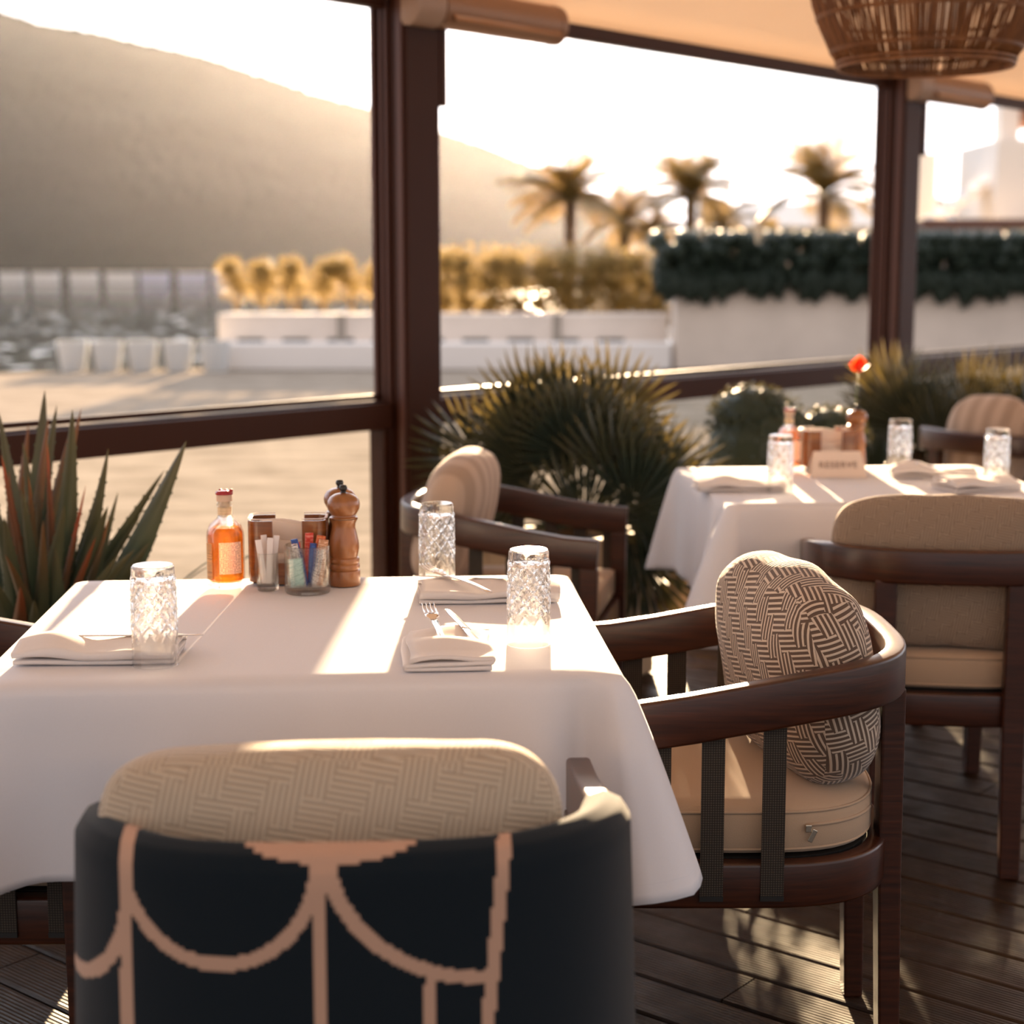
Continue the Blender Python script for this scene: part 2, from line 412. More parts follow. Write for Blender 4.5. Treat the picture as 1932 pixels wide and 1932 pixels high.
# ------------------------------------------------------------------ chairs
def upath(hx, yb, yf, yc=-.02, n=3.0, m=28):
    pts = [(hx, yf)]
    pts += [(hx, lerp(yf, yc, k/3)) for k in (1, 2)]
    for k in range(m+1):
        a = math.pi*k/m; c, s = math.cos(a), math.sin(a)
        pts.append((hx*math.copysign(abs(c)**(2/n), c), yc-(yc-yb)*abs(s)**(2/n)))
    pts += [(-hx, lerp(yc, yf, k/3)) for k in (1, 2)]
    pts.append((-hx, yf)); return pts
def ztop(y): return .728-.066*sstep((y+.26)/.52)
HX, YB, YF = .290, -.287, .250
def make_chair():
    t = thing('armchair', 'x', 'chair')
    b = MB(); pth = [(x, y, ztop(y)-.037) for x, y in upath(HX, YB, YF)]
    b.sweep(pth, rrect(.034, .076, .006)); b.build('top_rail', M_teak, t, smooth=50)
    b = MB(); pth = [(x, y, .373) for x, y in upath(.272, -.268, .225)]
    b.sweep(pth, rrect(.030, .074, .006)); b.build('seat_frame', M_teak, t, smooth=50)
    b = MB(); b.box((0, .222, .373), (.50, .030, .074)); b.build('front_rail', M_teak, t, bevel=.004)
    b = MB(); b.prism(upath(.256, -.252, .215, m=16), .398, .410); b.build('seat_panel', M_dark, t)
    for sx in (-1, 1):
        b = MB(); b.box((sx*.288, .228, .296), (.036, .044, .592), taper=.8); b.build('leg', M_teak, t, bevel=.004)
        b = MB()
        pth = [(sx*.140, -.272, .66), (sx*.140, -.274, .36), (sx*.144, -.284, 0)]
        b.sweep(pth, rect(.048, .038), side=(1, 0, 0), scale=[1, 1, .9]); b.build('leg', M_teak, t, bevel=.004)
        for yy in (.200, .117, .034, -.061):
            k = [p for p in upath(HX, YB, YF) if p[0]*sx > 0]
            xa = min(k, key=lambda p: abs(p[1]-yy))[0]; xa2 = min([p for p in upath(.272, -.268, .225) if p[0]*sx > 0], key=lambda p: abs(p[1]-yy))[0]
            zt = ztop(yy)-.066
            b = MB(); b.sweep([(xa-sx*.004, yy, zt), (xa2+sx*.0175, yy, .41), (xa2+sx*.0175, yy, .352)], rect(.0025, .036), side=(1, 0, 0))
            o = b.build('strap', M_strap, t)
            b = MB(); b.box((xa2+sx*.0188, yy, .355), (.004, .037, .008)); b.build('strap_hem', M_dark, o)
    return t
def make_seat():
    t = thing('seat_cushion', 'x', 'cushion')
    ol = [(x, y) for x, y in upath(.262, -.258, .222, m=24)]
    n = len(ol); b = MB(); H = .084; rings = [(.90, 0.0), (.975, .006), (1.0, .018), (1.0, .062), (.985, .074), (.95, .081), (.8, .0845), (.4, .087), (.02, .088)]
    vs = []; fs = []
    for k, z in rings:
        for x, y in ol: vs.append((x*k, -.012+(y+.012)*k, z))
    for i in range(len(rings)-1):
        for j in range(n): fs.append((i*n+j, i*n+(j+1) % n, (i+1)*n+(j+1) % n, (i+1)*n+j))
    fs.append(tuple(reversed(range(n)))); fs.append(tuple(range((len(rings)-1)*n, len(rings)*n)))
    b.add(vs, fs); b.build('cover', M_seat, t, smooth=180)
    for z, k in ((.073, .992), (.013, .992)):
        b = MB(); b.tube([(x*k, -.012+(y+.012)*k, z) for x, y in ol], .0024, 6, closed=True); b.build('piping', M_seat, t, smooth=180)
    return t
def pillow(name, mat, w, d, h, p=4.0, n=16, pinch=.25, seed=0, crease=0.0, sag=0.0):
    vs = []; idx = {}; fs = []
    def vid(q):
        key = tuple(round(c, 4) for c in q)
        if key not in idx: idx[key] = len(vs); vs.append(q)
        return idx[key]
    for ax in range(3):
        for sg in (-1, 1):
            for i in range(n):
                for j in range(n):
                    f = []
                    for a, bb in ((i, j), (i+1, j), (i+1, j+1), (i, j+1)):
                        c = [0, 0, 0]; c[ax] = sg; c[(ax+1) % 3] = -1+2*a/n; c[(ax+2) % 3] = -1+2*bb/n; f.append(vid(tuple(c)))
                    fs.append(tuple(f) if sg > 0 else tuple(reversed(f)))
    out = []
    for x, y, z in vs:
        k = (abs(x)**p+abs(y)**p+abs(z)**p)**(1/p); x, y, z = x/k, y/k, z/k
        y *= 1-pinch*max(abs(x)**3, abs(z)**3)
        q = Vector((x*w/2, y*d/2, z*h/2))
        nz = noise.noise(Vector((q.x*9+seed, q.y*9, q.z*9)))*.006+noise.noise(Vector((q.x*26, q.y*12+seed, q.z*14)))*.003
        q += Vector((x, y, z)).normalized()*nz
        if crease: q.y += crease*math.sin(q.z*70+q.x*30)*max(0, z-.3)*.5
        if sag: q.z -= sag*h*(1-abs(x)**2)*max(0, z)
        out.append(q)
    b = MB(); b.add(out, fs); return b.build(name, mat, smooth=180, boxuv='planar' if mat is M_stripe else True, sub=1)
chair0 = make_chair(); seat0 = make_seat()
SPOTS = [  # loc, rot, chair label, seat label
    ((.345, 2.74), R(90), 'dark teak armchair at the right side of the front table, webbing straps down its side', 'taupe seat cushion with zip on the armchair right of the front table'),
    ((-.185, 1.92), R(3), 'teak armchair nearest the camera with dark throw over its back', 'taupe seat cushion on the throw-covered armchair nearest the camera'),
    ((-.866, 2.60), R(-90), 'teak armchair at the left of the front table, cut off by the frame', 'taupe seat cushion on the armchair cut off at left'),
    ((.990, 3.765), R(-8), 'dark teak armchair with its back to the camera at the reserved table', 'taupe seat cushion on the armchair backing the reserved table'),
    ((.023, 4.345), R(-101), 'teak armchair facing right between the two tables, in front of the fan palm', 'taupe seat cushion on the armchair in front of the fan palm'),
    ((1.90, 6.22), R(-52), 'teak armchair farthest away, by the second post at right', 'taupe seat cushion on the farthest armchair at right'),
]
chairs = []; seats = []
for i, ((x, y), rz, la, lb) in enumerate(SPOTS):
    c = chair0 if i == 0 else clone(chair0); s = seat0 if i == 0 else clone(seat0)
    place(c, (x, y, 0), rz); place(s, (x, y, .411), rz)
    tag(c, la, 'chair', 'teak armchairs'); tag(s, lb, 'cushion', 'seat cushions'); chairs.append(c); seats.append(s)
# zip on the right-hand seat cushion (its visible side is local +x... camera side)
zs = seats[0]
b = MB(); zp = [p for p in upath(.262, -.258, .222, m=24) if p[0] < 0 and -.245 < p[1] < -.105]
b.tube([(x*1.003, y*1.003, .052) for x, y in zp], .003, 6); b.build('zip', M_seat, zs, smooth=180)
b = MB(); p0 = zp[-1]; b.box((p0[0]-.005, p0[1]-.004, .048), (.005, .010, .012)); b.box((p0[0]-.008, p0[1]-.010, .037), (.003, .008, .022), Euler((R(25), 0, 0)).to_matrix()); b.build('zip_pull', M_brass, zs, bevel=.001)

def back_pillow(i, name, mat, label, yaw=0, xo=0, w=.46, d=.15, h=.36, y=-.155, z=.678, tilt=-9, p=4.0, roll=0, **kw):
    (cx, cy), rz = SPOTS[i][0], SPOTS[i][1]
    o = pillow(name, mat, w, d, h, p=p, seed=i*3.7, **kw)
    off = Matrix.Rotation(rz, 3, 'Z') @ Vector((xo, y, 0))
    o.location = (cx+off.x, cy+off.y, z)
    o.rotation_mode = 'XYZ'
    o.rotation_euler = (Matrix.Rotation(rz+R(yaw), 3, 'Z') @ Matrix.Rotation(R(tilt), 3, 'X') @ Matrix.Rotation(R(roll), 3, 'Y')).to_euler()
    return tag(o, label, 'cushion', 'back cushions')
back_pillow(0, 'back_cushion', M_key, 'plump cushion with brown and cream key pattern on the right armchair', w=.48, d=.185, h=.365, y=-.135, z=.660, p=3.0, pinch=.25, crease=.010, tilt=-8, yaw=13)
back_pillow(1, 'back_cushion', M_herr2, 'long beige key-weave cushion on the armchair nearest the camera', w=.525, d=.15, h=.335, y=-.155, z=.655, p=3.9, pinch=.15, sag=.06, xo=-.026)
back_pillow(3, 'back_cushion', M_herr, 'taupe herringbone-weave cushion on the armchair backing the reserved table', w=.50, d=.135, h=.335, y=-.165, z=.660, p=5.5, sag=-.01)
back_pillow(4, 'back_cushion', M_stripe, 'striped beige cushion on the armchair in front of the fan palm', w=.46, d=.17, h=.37, y=-.175, z=.668, p=3.2, tilt=-14)
back_pillow(5, 'back_cushion', M_stripe, 'striped cream cushion on the farthest armchair at right', w=.36, d=.17, h=.38, y=-.150, z=.672, p=3.0, tilt=-12)

# dark throw over the nearest chair
def throw_mat():
    k = NT('navy_knit_throw'); v = k.n('VectorMath', {0: k.tc(), 1: (.0032, .0032, .0032)}, operation='SNAP').outputs[0]
    x, y, z = k.sep(v); m = 0.0
    def ell(cx, cz, rx, rz, zmax, x0, x1, w=.0072):
        a = k.ma('DIVIDE', k.ma('SUBTRACT', x, cx), rx); c = k.ma('DIVIDE', k.ma('SUBTRACT', z, cz), rz)
        e = k.ma('SQRT', k.ma('ADD', k.ma('MULTIPLY', a, a), k.ma('MULTIPLY', c, c)))
        d = k.ma('LESS_THAN', k.ma('MULTIPLY', k.ma('ABSOLUTE', k.ma('SUBTRACT', e, 1.0)), min(rx, rz)), w)
        g = k.ma('MULTIPLY', k.ma('LESS_THAN', z, zmax), k.ma('MULTIPLY', k.ma('GREATER_THAN', x, x0), k.ma('LESS_THAN', x, x1)))
        return k.ma('MULTIPLY', d, g)
    def line(x0, slope, z0, zmax, w=.0072):
        d = k.ma('SUBTRACT', x, k.ma('ADD', x0, k.ma('MULTIPLY', k.ma('SUBTRACT', z, z0), slope)))
        return k.ma('MULTIPLY', k.ma('LESS_THAN', k.ma('ABSOLUTE', d), w), k.ma('LESS_THAN', z, zmax))
    shapes = [ell(-.136, .725, .103, .105, .735, -.236, -.034), ell(.147, .745, .170, .145, .745, -.03, .147),
              ell(-.02, .800, .135, .068, .80, -.13, .11), ell(-.345, .675, .110, .115, .68, -.345, -.235),
              line(-.236, .02, .6, .75), line(-.030, .0, .6, .735), line(.147, .10, .6, .745), line(.078, .05, .5, .612, .006),
              ell(-.120, .42, .110, .105, .42, -.235, -.008), ell(.08, .42, .09, .10, .42, -.006, .17)]
    for q in shapes: m = k.ma('MAXIMUM', m, q)
    w = k.noise(k.mapping(k.tc(), (700, 700, 400)), 1.0, 2)
    k.P(Base_Color=k.mix(m, (.006,.010,.014), (.44,.27,.19)), Roughness=.95, Specular_IOR_Level=.1, Sheen_Weight=.12, Sheen_Roughness=.5)
    k.bump(w, .4, .0015); return k.m
b = MB()
up = upath(HX, YB, YF, m=40)
i0 = next(i for i, p in enumerate(up) if p[1] < -.06); i1 = len(up)-1-i0
seg = up[i0:i1+1]
def thr(u, v):
    f = u*(len(seg)-1); i = min(int(f), len(seg)-2); a = f-i
    x = lerp(seg[i][0], seg[i+1][0], a); y = lerp(seg[i][1], seg[i+1][1], a)
    nx, ny = x/.29, min(0, (y+.02))/.27; l = math.hypot(nx, ny); nx, ny = nx/l, ny/l
    zt = ztop(y)+.008
    prof_ = [(-.024, -.20), (-.025, -.10), (-.025, -.02), (-.018, -.004), (0, .003), (.018, -.004), (.028, -.02), (.031, -.10), (.034, -.20), (.037, -.32), (.040, -.44), (.042, -.56), (.043, -.66)]
    g = v*(len(prof_)-1); j = min(int(g), len(prof_)-2); c = g-j
    o_, dz = lerp(prof_[j][0], prof_[j+1][0], c), lerp(prof_[j][1], prof_[j+1][1], c)
    wob = .004*math.sin(u*30)*max(0, -dz-.1)*(1 if o_ > 0 else 0)
    return (x+nx*(o_+wob), y+ny*(o_+wob), zt+dz)
b.grid(thr, 64, 48)
o = b.build('throw_blanket', throw_mat(), loc=(SPOTS[1][0][0], SPOTS[1][0][1], 0), rot=(0, 0, SPOTS[1][1]), smooth=180, solid=.006)
tag(o, 'dark navy knitted throw with beige scalloped lines over the nearest chair back', 'blanket')

# ------------------------------------------------------------------ tables and cloths
def make_table(label, loc, rz, w, d):
    t = thing('dining_table', label, 'table', (*loc, 0), rz, 'square dining tables')
    b = MB(); b.box((0, 0, .728), (w-.012, d-.012, .028)); b.build('tabletop', M_teak, t, bevel=.004)
    for sx in (-1, 1):
        for sy in (-1, 1):
            b = MB(); b.box((sx*(w/2-.20), sy*(d/2-.16), .357), (.05, .05, .714), taper=.75); b.build('leg', M_teak, t, bevel=.004)
    for sy in (-1, 1):
        b = MB(); b.box((0, sy*(d/2-.16), .68), (w-.45, .022, .06)); b.build('apron', M_teak, t, bevel=.003)
    return t
def make_cloth(label, loc, rz, w, d, drop=.265, seed=0, corner=None):
    # perimeter of the table, rounded corners; list of (pos, outward, corner weight)
    r = .028; per = []
    cs = [(w/2, -d/2), (w/2, d/2), (-w/2, d/2), (-w/2, -d/2)]
    nrm = [Vector((1, 0)), Vector((0, 1)), Vector((-1, 0)), Vector((0, -1))]
    for k in range(4):
        a = Vector(cs[k]); c = Vector(cs[(k+1) % 4]); n0 = nrm[k]; n1 = nrm[(k+1) % 4]; L = (c-a).length; tdir = (c-a).normalized(); NE = 40
        for i in range(NE+1):
            t_ = r+(L-2*r)*i/NE; p = a+tdir*t_; dc = min(t_, L-t_); per.append((p, n0, dc, k if t_ < L/2 else (k+1) % 4, 1 if t_ < L/2 else -1))
        cc = c-tdir*r-n0*r
        for i in range(1, 8):
            an = i/8; n_ = (n0*math.cos(an*math.pi/2)+n1*math.sin(an*math.pi/2)).normalized(); per.append((cc+n_*r, n_, r*abs(an-.5)*.6, (k+1) % 4, -1 if an < .5 else 1))
    n = len(per); rows = 22; vs = []; fs = []
    for j in range(-6, rows+1):
        for i, (p, nn, dc, ck, sd) in enumerate(per):
            if j < 0:      # top, shrinking inwards
                k = (6+j)/6.0; k = 1-(1-k)*1.0
                q = Vector((p.x*(.02+.98*k), p.y*(.02+.98*k))); z = .7455+.0008*noise.noise(Vector((q.x*11+seed, q.y*11, 0)))
                vs.append((q.x, q.y, z)); continue
            t_ = j/rows; sq = dc*sd; cw = math.exp(-((sq+.095)/.062)**2)+.18*math.exp(-(dc/.10)**2); cf = corner.get(ck, 1.0) if corner else 1.0
            Lc = drop*(1+.42*cw*cf)
            # folds: the corner hangs out as a cone, with a valley beside it
            cp = math.exp(-dc/.036); val = math.exp(-((sq+.062)/.026)**2); rd2 = math.exp(-((sq+.125)/.040)**2); val2 = math.exp(-((sq-.085)/.045)**2)
            flare = (.105*cp-.085*val+.045*rd2-.022*val2)*t_**.85*cf
            fold = (.012*math.sin(dc*26+seed*2+ck)*math.exp(-dc/.4)+.005*math.sin(dc*41+ck*3+seed))*t_*sstep((dc-.12)/.15)
            roll = min(1, t_*8); bend = (1-math.cos(roll*math.pi/2))
            out = .006*math.sin(roll*math.pi/2)+.012*t_+flare+fold
            tw = Vector((-nn.y, nn.x))*(.03*cw*t_*sd*(1 if ck % 2 else .4))
            q = p+nn*out+tw*0
            z = .7455-.004*bend-Lc*t_*(1-.10*cw*t_)
            z += (.006*math.sin(i*.07+seed))*t_
            vs.append((q.x, q.y, z))
    nr = rows+7
    for j in range(nr-1):
        for i in range(n): fs.append((j*n+i, j*n+(i+1) % n, (j+1)*n+(i+1) % n, (j+1)*n+i))
    fs.append(tuple(range(n)))
    b = MB(); b.add(vs, fs)
    o = b.build('tablecloth', M_cloth, loc=(*loc, 0), rot=(0, 0, rz), smooth=180, solid=.0016)
    # hem seam
    hv = [vs[(nr-3)*n+i] for i in range(n)]
    hb = MB(); hb.tube([(x, y, z) for x, y, z in hv], .0011, 4, closed=True); hb.build('hem', M_cloth, o, smooth=180)
    return tag(o, label, 'tablecloth', 'white tablecloths')
T1, T1R, TW, TDp = (-.328, 2.672), R(4.0), .925, .805
T2, T2R = (.958, 4.45), R(4.0)
make_table('square dining table under the nearer white cloth', T1, T1R, TW, TDp)
make_cloth('white tablecloth draped over the front table with bottle and pepper mill', T1, T1R, TW, TDp, .268, 1.3, {0: 1.15, 3: .75})
make_table('square dining table under the cloth with the reserve sign', T2, T2R, .90, .79)
make_cloth('white tablecloth on the farther table with the reserve sign', T2, T2R, .90, .79, .275, 4.1, {3: 1.25, 2: .8})
TZ = .7478

# ------------------------------------------------------------------ cut glasses (upside down)
def make_glass():
    H, r0 = .150, .0335
    seg, rows = 96, 60; vs = []; fs = []
    def outer(k, j):
        z = H*j/rows; a = 2*math.pi*k/seg; t_ = j/rows
        r = lerp(.0345, .0315, t_); dd = 0
        if .34 < t_ < .90:
            u = a*8/(2*math.pi); v = (t_-.34)*4.8
            A = abs(((u+v) % 1)-.5)*2; B = abs(((u-v) % 1)-.5)*2
            lines = max(0, 1-min(A, B)/.22)
            A2 = abs(((2*u+2*v) % 1)-.5)*2; B2 = abs(((2*u-2*v) % 1)-.5)*2
            dia = max(0, 1-max(A2, B2))
            env = sstep((t_-.34)/.03)*sstep((.90-t_)/.03); dd = env*(.0019*dia-.0024*lines)
        elif .20 < t_ <= .34:
            u = a*8/(2*math.pi); A = abs((u % 1)-.5)*2; wdt = (t_-.20)/.14; dd = -.0020*max(0, 1-abs(A-wdt)/.18)*sstep((t_-.2)/.05)
        elif t_ >= .97: dd = -.0025*((t_-.97)/.03)**2
        return ((r+dd)*math.cos(a), (r+dd)*math.sin(a), z)
    for j in range(rows+1):
        for k in range(seg): vs.append(outer(k, j))
    for j in range(rows):
        for k in range(seg): fs.append((j*seg+k, j*seg+(k+1) % seg, (j+1)*seg+(k+1) % seg, (j+1)*seg+k))
    inner = [(.0325, 0.0), (.0325, .0005), (.0315, .05), (.0295, .10), (.0285, .124), (.024, .1285), (.012, .130), (.0005, .1305)]
    base = len(vs)
    for r, z in inner:
        for k in range(seg): a = 2*math.pi*k/seg; vs.append((r*math.cos(a), r*math.sin(a), z))
    for i in range(len(inner)-1):
        for k in range(seg): fs.append((base+i*seg+(k+1) % seg, base+i*seg+k, base+(i+1)*seg+k, base+(i+1)*seg+(k+1) % seg))
    for k in range(seg): fs.append((k, base+k, base+(k+1) % seg, (k+1) % seg))
    fs.append(tuple(range(rows*seg, rows*seg+seg))); fs.append(tuple(reversed(range(base+(len(inner)-1)*seg, base+len(inner)*seg))))
    b = MB(); b.add(vs, fs); return b.build('highball_glass', M_glass, smooth=22)
g0 = make_glass(); G = 'upturned cut glasses'
for i, (x, y, la) in enumerate([
    (-.529, 2.380, 'upturned cut highball glass in front of the folded napkin at left of the front table'),
    (-.140, 3.020, 'upturned cut glass at the back of the front table beside the pepper mill'),
    (.026, 2.515, 'upturned cut glass glowing at the right front table edge by the fork'),
    (.703, 4.275, 'upturned cut glass at the left of the reserved table, before the bottle'),
    (1.120, 4.720, 'upturned cut glass at the back of the reserved table right of the sign'),
    (1.318, 4.440, 'upturned cut glass at the right edge of the reserved table')]):
    o = g0 if i == 0 else clone(g0)
    place(o, (x, y, TZ), .3*i); tag(o, la, 'glass', G)

# ------------------------------------------------------------------ napkins and cutlery
def napkin(label, loc, rz, L, D, layers=3, h=.008, seed=0, open_=.012, grp='folded napkins'):
    # cross-section: a zig-zag of layers, rounded folds, extruded along L
    sec = []; y0, y1 = -D/2, D/2
    for k in range(layers):
        z = .003+k*h
        ys = [y0, y1] if k % 2 == 0 else [y1, y0]
        for i in range(9):
            yy = lerp(ys[0]*(1-.03*k), ys[1]*(1-.03*k), i/8); sec.append((yy, z+(.003*math.sin(math.pi*i/8)*k)))
        if k < layers-1:
            sg = 1 if ys[1] > 0 else -1
            for a in (30, 90, 150): sec.append((ys[1]*(1-.03*k)+sg*.5*h*math.sin(R(a)), z+.5*h-.5*h*math.cos(R(a))))
    n = len(sec)-1
    def fn(u, v):
        i = int(round(v*n)); y, z = sec[i]; x = (u-.5)*L
        k = z/(layers*h)
        nz = noise.noise(Vector((x*14+seed, y*10, k*2)))*.0035*k*2
        lift = open_*k*math.exp(-((u-.30)/.22)**2)+.004*k*math.sin(u*9+seed)
        return (x+.006*k*math.sin(seed+y*20), y+.004*math.sin(u*7+seed)*k, max(.0016, z+nz*1.2+max(0, lift)))
    b = MB(); b.grid(fn, 26, n)
    o = b.build('napkin', M_napkin, loc=(*loc, TZ+.0008), rot=(0, 0, rz), smooth=180, solid=.0058)
    return tag(o, label, 'napkin', grp)
napkin('folded white napkin lying behind the left glass of the front table', (-.622, 2.425), R(3), .235, .105, 3, .0068, .5, .006)
napkin('folded white napkin with crossed cutlery at the back right of the front table', (-.045, 2.885), R(4), .245, .125, 3, .0068, 2.0, .006)
napkin('folded white napkin pocket holding a fork at the front table edge', (-.098, 2.425), R(94), .185, .125, 3, .0068, 3.7, .004)
napkin('folded napkin at the left of the reserved table beside a glass', (.605, 4.325), R(2), .235, .10, 3, .0068, 5.2, .008)
napkin('folded napkin right of the reserve sign behind the farther fork', (1.185, 4.600), R(-4), .235, .10, 3, .0068, 6.1, .010)
napkin('rumpled napkin with a fork at the right of the reserved table', (1.235, 4.330), R(18), .20, .12, 3, .0068, 7.3, .016)
def fork():
    b = MB()
    b.grid(lambda u, v: (lerp(-.0045, .0045, v)*(1+.5*abs(u-.5)), lerp(-.10, .035, u), .004*math.sin(u*3)), 10, 2)
    b.grid(lambda u, v: (lerp(-.011, .011, v)*(.45+.55*sstep(u*1.6)), lerp(.035, .058, u), .0006+.003*u), 6, 3)
    for k in range(4):
        x = -.0096+.0064*k
        b.grid(lambda u, v: (x+lerp(-.0017, .0017, v)*(1-.5*u), lerp(.057, .100, u), .0036-.006*math.sin(u*math.pi*.5)*.6+.008*u*u), 6, 1)
    return b.build('fork', M_steel, smooth=180, solid=.0016)
def knife():
    b = MB()
    b.grid(lambda u, v: (lerp(-.005, .005, v)*(1+.3*math.sin(u*3)), lerp(-.11, -.01, u), 0), 8, 1)
    b.grid(lambda u, v: (lerp(-.004, .009, v)*(1-.75*max(0, u-.75)*4*.5), lerp(-.01, .105, u), 0), 10, 1)
    return b.build('knife', M_steel, smooth=180, solid=.0018)
f0 = fork(); k0 = knife(); GC = 'cutlery on the napkins'
def pose(o, loc, e, la, cat): o.location = loc; o.rotation_euler = e; tag(o, la, cat, GC)
pose(f0, (-.118, 2.500, TZ+.031), (R(5), 0, R(10)), 'fork with tines up in the napkin pocket at the front table edge', 'fork')
pose(k0, (-.075, 2.500, TZ+.029), (R(4), R(10), R(18)), 'knife tip beside the fork in the napkin pocket', 'knife')
pose(clone(k0), (-.075, 2.895, TZ+.0330), (0, R(8), R(82)), 'knife lying across the back right napkin of the front table', 'knife')
pose(clone(f0), (-.100, 2.870, TZ+.034), (R(4), 0, R(38)), 'fork crossing the knife on the back right napkin', 'fork')
pose(clone(f0), (1.185, 4.385, TZ+.042), (R(5), 0, R(62)), 'fork on the rumpled napkin of the reserved table', 'fork')
pose(clone(k0), (-.58, 2.440, TZ+.0300), (0, R(8), R(92)), 'knife edge tucked in the napkin behind the left glass', 'knife')

# ------------------------------------------------------------------ condiments
M_amber = None
def amber():
    k = NT('amber_oil'); g = k.n('BsdfGlass', {'Color': (.97, .50, .10, 1), 'IOR': 1.36, 'Roughness': .02}); t = k.n('BsdfTranslucent', {'Color': (.95, .40, .05, 1)})
    mx = k.n('MixShader', {0: .05}); k.t.links.new(g.outputs[0], mx.inputs[1]); k.t.links.new(t.outputs[0], mx.inputs[2]); k.t.links.new(mx.outputs[0], k.out.inputs['Surface']); return k.m
M_amber = amber()
def label_mat(name, bgc, ink, rows=34, barcode=False):
    k = NT(name); uv = k.tc('UV'); x, y, _ = k.sep(uv)
    if barcode: m = k.ma('GREATER_THAN', k.noise(k.mapping(uv, (.2, 1400, 1)), 1.0, 0), .5)
    else:
        ln = k.ma('GREATER_THAN', k.ma('PINGPONG', k.ma('MULTIPLY', x, 330.0), .5), .27)
        wd_ = k.ma('GREATER_THAN', k.noise(k.mapping(uv, (300, 420, 1)), 1.0, 1), .46); m = k.ma('MULTIPLY', k.ma('MULTIPLY', ln, wd_), .8)
    k.P(Base_Color=k.mix(m, bgc, ink), Roughness=.6); k.translucent(k.mix(m, bgc, ink), .25); return k.m
M_label = label_mat('paper_label', (.92,.80,.66), (.22,.16,.12)); M_bar = label_mat('barcode_label', (.70,.45,.20), (.05,.03,.02), barcode=True)
M_cork = plain('pale_cork', (.60,.42,.30), .8, 0, .3, .12, 60); M_wax = plain('red_wax', (.30,.008,.012), .22)
M_wrap = stripes('neck_wrap', (.66,.48,.30), (.60,.43,.26), 200, 1)
def bottle(label, loc, rz):
    t = thing('syrup_bottle', label, 'bottle', (*loc, TZ), rz, 'amber bottles with red wax tops')
    outp = [(.0005, .001), (.030, .001), (.0335, .004), (.0345, .010), (.0345, .095), (.0335, .105), (.029, .116), (.021, .124), (.0145, .129), (.0125, .134), (.0125, .150), (.0145, .1515), (.0145, .156), (.0125, .1575), (.0125, .160)]
    inn = [(.0105, .160), (.0105, .134), (.0125, .1275), (.019, .122), (.0265, .1135), (.031, .104), (.0320, .095), (.0320, .016), (.029, .0125), (.0005, .011)]
    b = MB(); b.lathe(outp+inn, 40, cap=False); b.build('glass_body', M_jar, t, smooth=40)
    liq = [(.0005, .0122), (.0285, .0132), (.0314, .0165), (.0314, .095), (.0304, .1038), (.0262, .1105), (.024, .1125), (.0005, .1125)]
    b = MB(); b.lathe(liq, 40, cap=False); b.build('liquid', M_amber, t, smooth=40)
    def lab(nm, a0, a1, z0, z1, mat):
        bb = MB(); rr = .0349
        bb.grid(lambda u, v: (rr*math.cos(lerp(a0, a1, u)), rr*math.sin(lerp(a0, a1, u)), lerp(z0, z1, v)), 14, 1, lambda u, v: ((a1-a0)*rr*u, (z1-z0)*v))
        return bb.build(nm, mat, t, recalc=False, smooth=180)
    lab('label', R(-100), R(-28), .030, .088, M_label); lab('barcode_label', R(-160), R(-125), .018, .085, M_bar)
    bb = MB(); bb.grid(lambda u, v: (.0128*math.cos(2*math.pi*u), .0128*math.sin(2*math.pi*u), lerp(.1355, .1495, v)), 32, 1, lambda u, v: (.08*u, .014*v)); bb.build('neck_band', M_wrap, t, recalc=False, smooth=180)
    b = MB(); b.lathe([(.0100, .140), (.0100, .1602), (.0145, .1605), (.0145, .174), (.0135, .1755)], 28); b.build('cork', M_cork, t, smooth=40)
    rr = random.Random(3); b = MB(); b.lathe([(.0155, .1725), (.0162, .175), (.0152, .178), (.009, .1795), (.0005, .180)], 24)
    for k in range(7):
        a = rr.uniform(0, 6.28); b.lathe([(.0005, -.003), (.0026, -.002), (.0036, 0), (.0028, .002), (.0005, .003)], 10, (.0125*math.cos(a), .0125*math.sin(a), .178+rr.uniform(-.002, .002)))
    b.build('wax_seal', M_wax, t, smooth=60)
    return t
bottle('small amber glass bottle with red wax top and paper label on the front table', (-.526, 2.975), 0)
bottle('amber bottle with red top on the reserved table behind a cut glass', (.805, 4.755), .4)

M_ply = wood('varnished_bentwood', (.10,.030,.007), (.27,.090,.022), .25, (3,3,55), .4); M_plyedge = plain('ply_edge', (.62,.44,.30), .4)
M_paper = plain('paper_napkins', (.80,.70,.62), .85)
def holder(label, loc, rz, w=.142, d=.082, h=.122):
    t = thing('napkin_holder', label, 'holder', (*loc, TZ), rz, 'bentwood napkin holders')
    b = MB(); b.box((0, 0, .006), (w-.012, d-.012, .006)); b.build('base', M_dark, t, bevel=.002)
    for sx in (-1, 1):
        r = .018; pts = [(sx*(w/2-.044), -d/2), (sx*(w/2-r), -d/2)]
        for k in range(1, 6): a = R(90*k/6); pts.append((sx*(w/2-r+r*math.sin(a)), -d/2+r-r*math.cos(a)))
        pts += [(sx*w/2, -d/2+r), (sx*w/2, d/2-r)]
        for k in range(1, 6): a = R(90*k/6); pts.append((sx*(w/2-r+r*math.cos(a)), d/2-r+r*math.sin(a)))
        pts += [(sx*(w/2-r), d/2), (sx*(w/2-.044), d/2)]
        b = MB(); b.sweep([(x, y, .006+(h-.006)/2) for x, y in pts], rect(.005, h-.008)); o = b.build('side', M_ply, t, smooth=40, bevel=.0008)
        b = MB(); b.sweep([(x, y, h+.0022) for x, y in pts], rect(.0048, .0012)); b.build('edge', M_plyedge, o, smooth=40)
    b = MB(); b.box((0, -d/2+.002, .022), (w-.09, .005, .040)); b.build('front_panel', M_ply, t, bevel=.001)
    return t
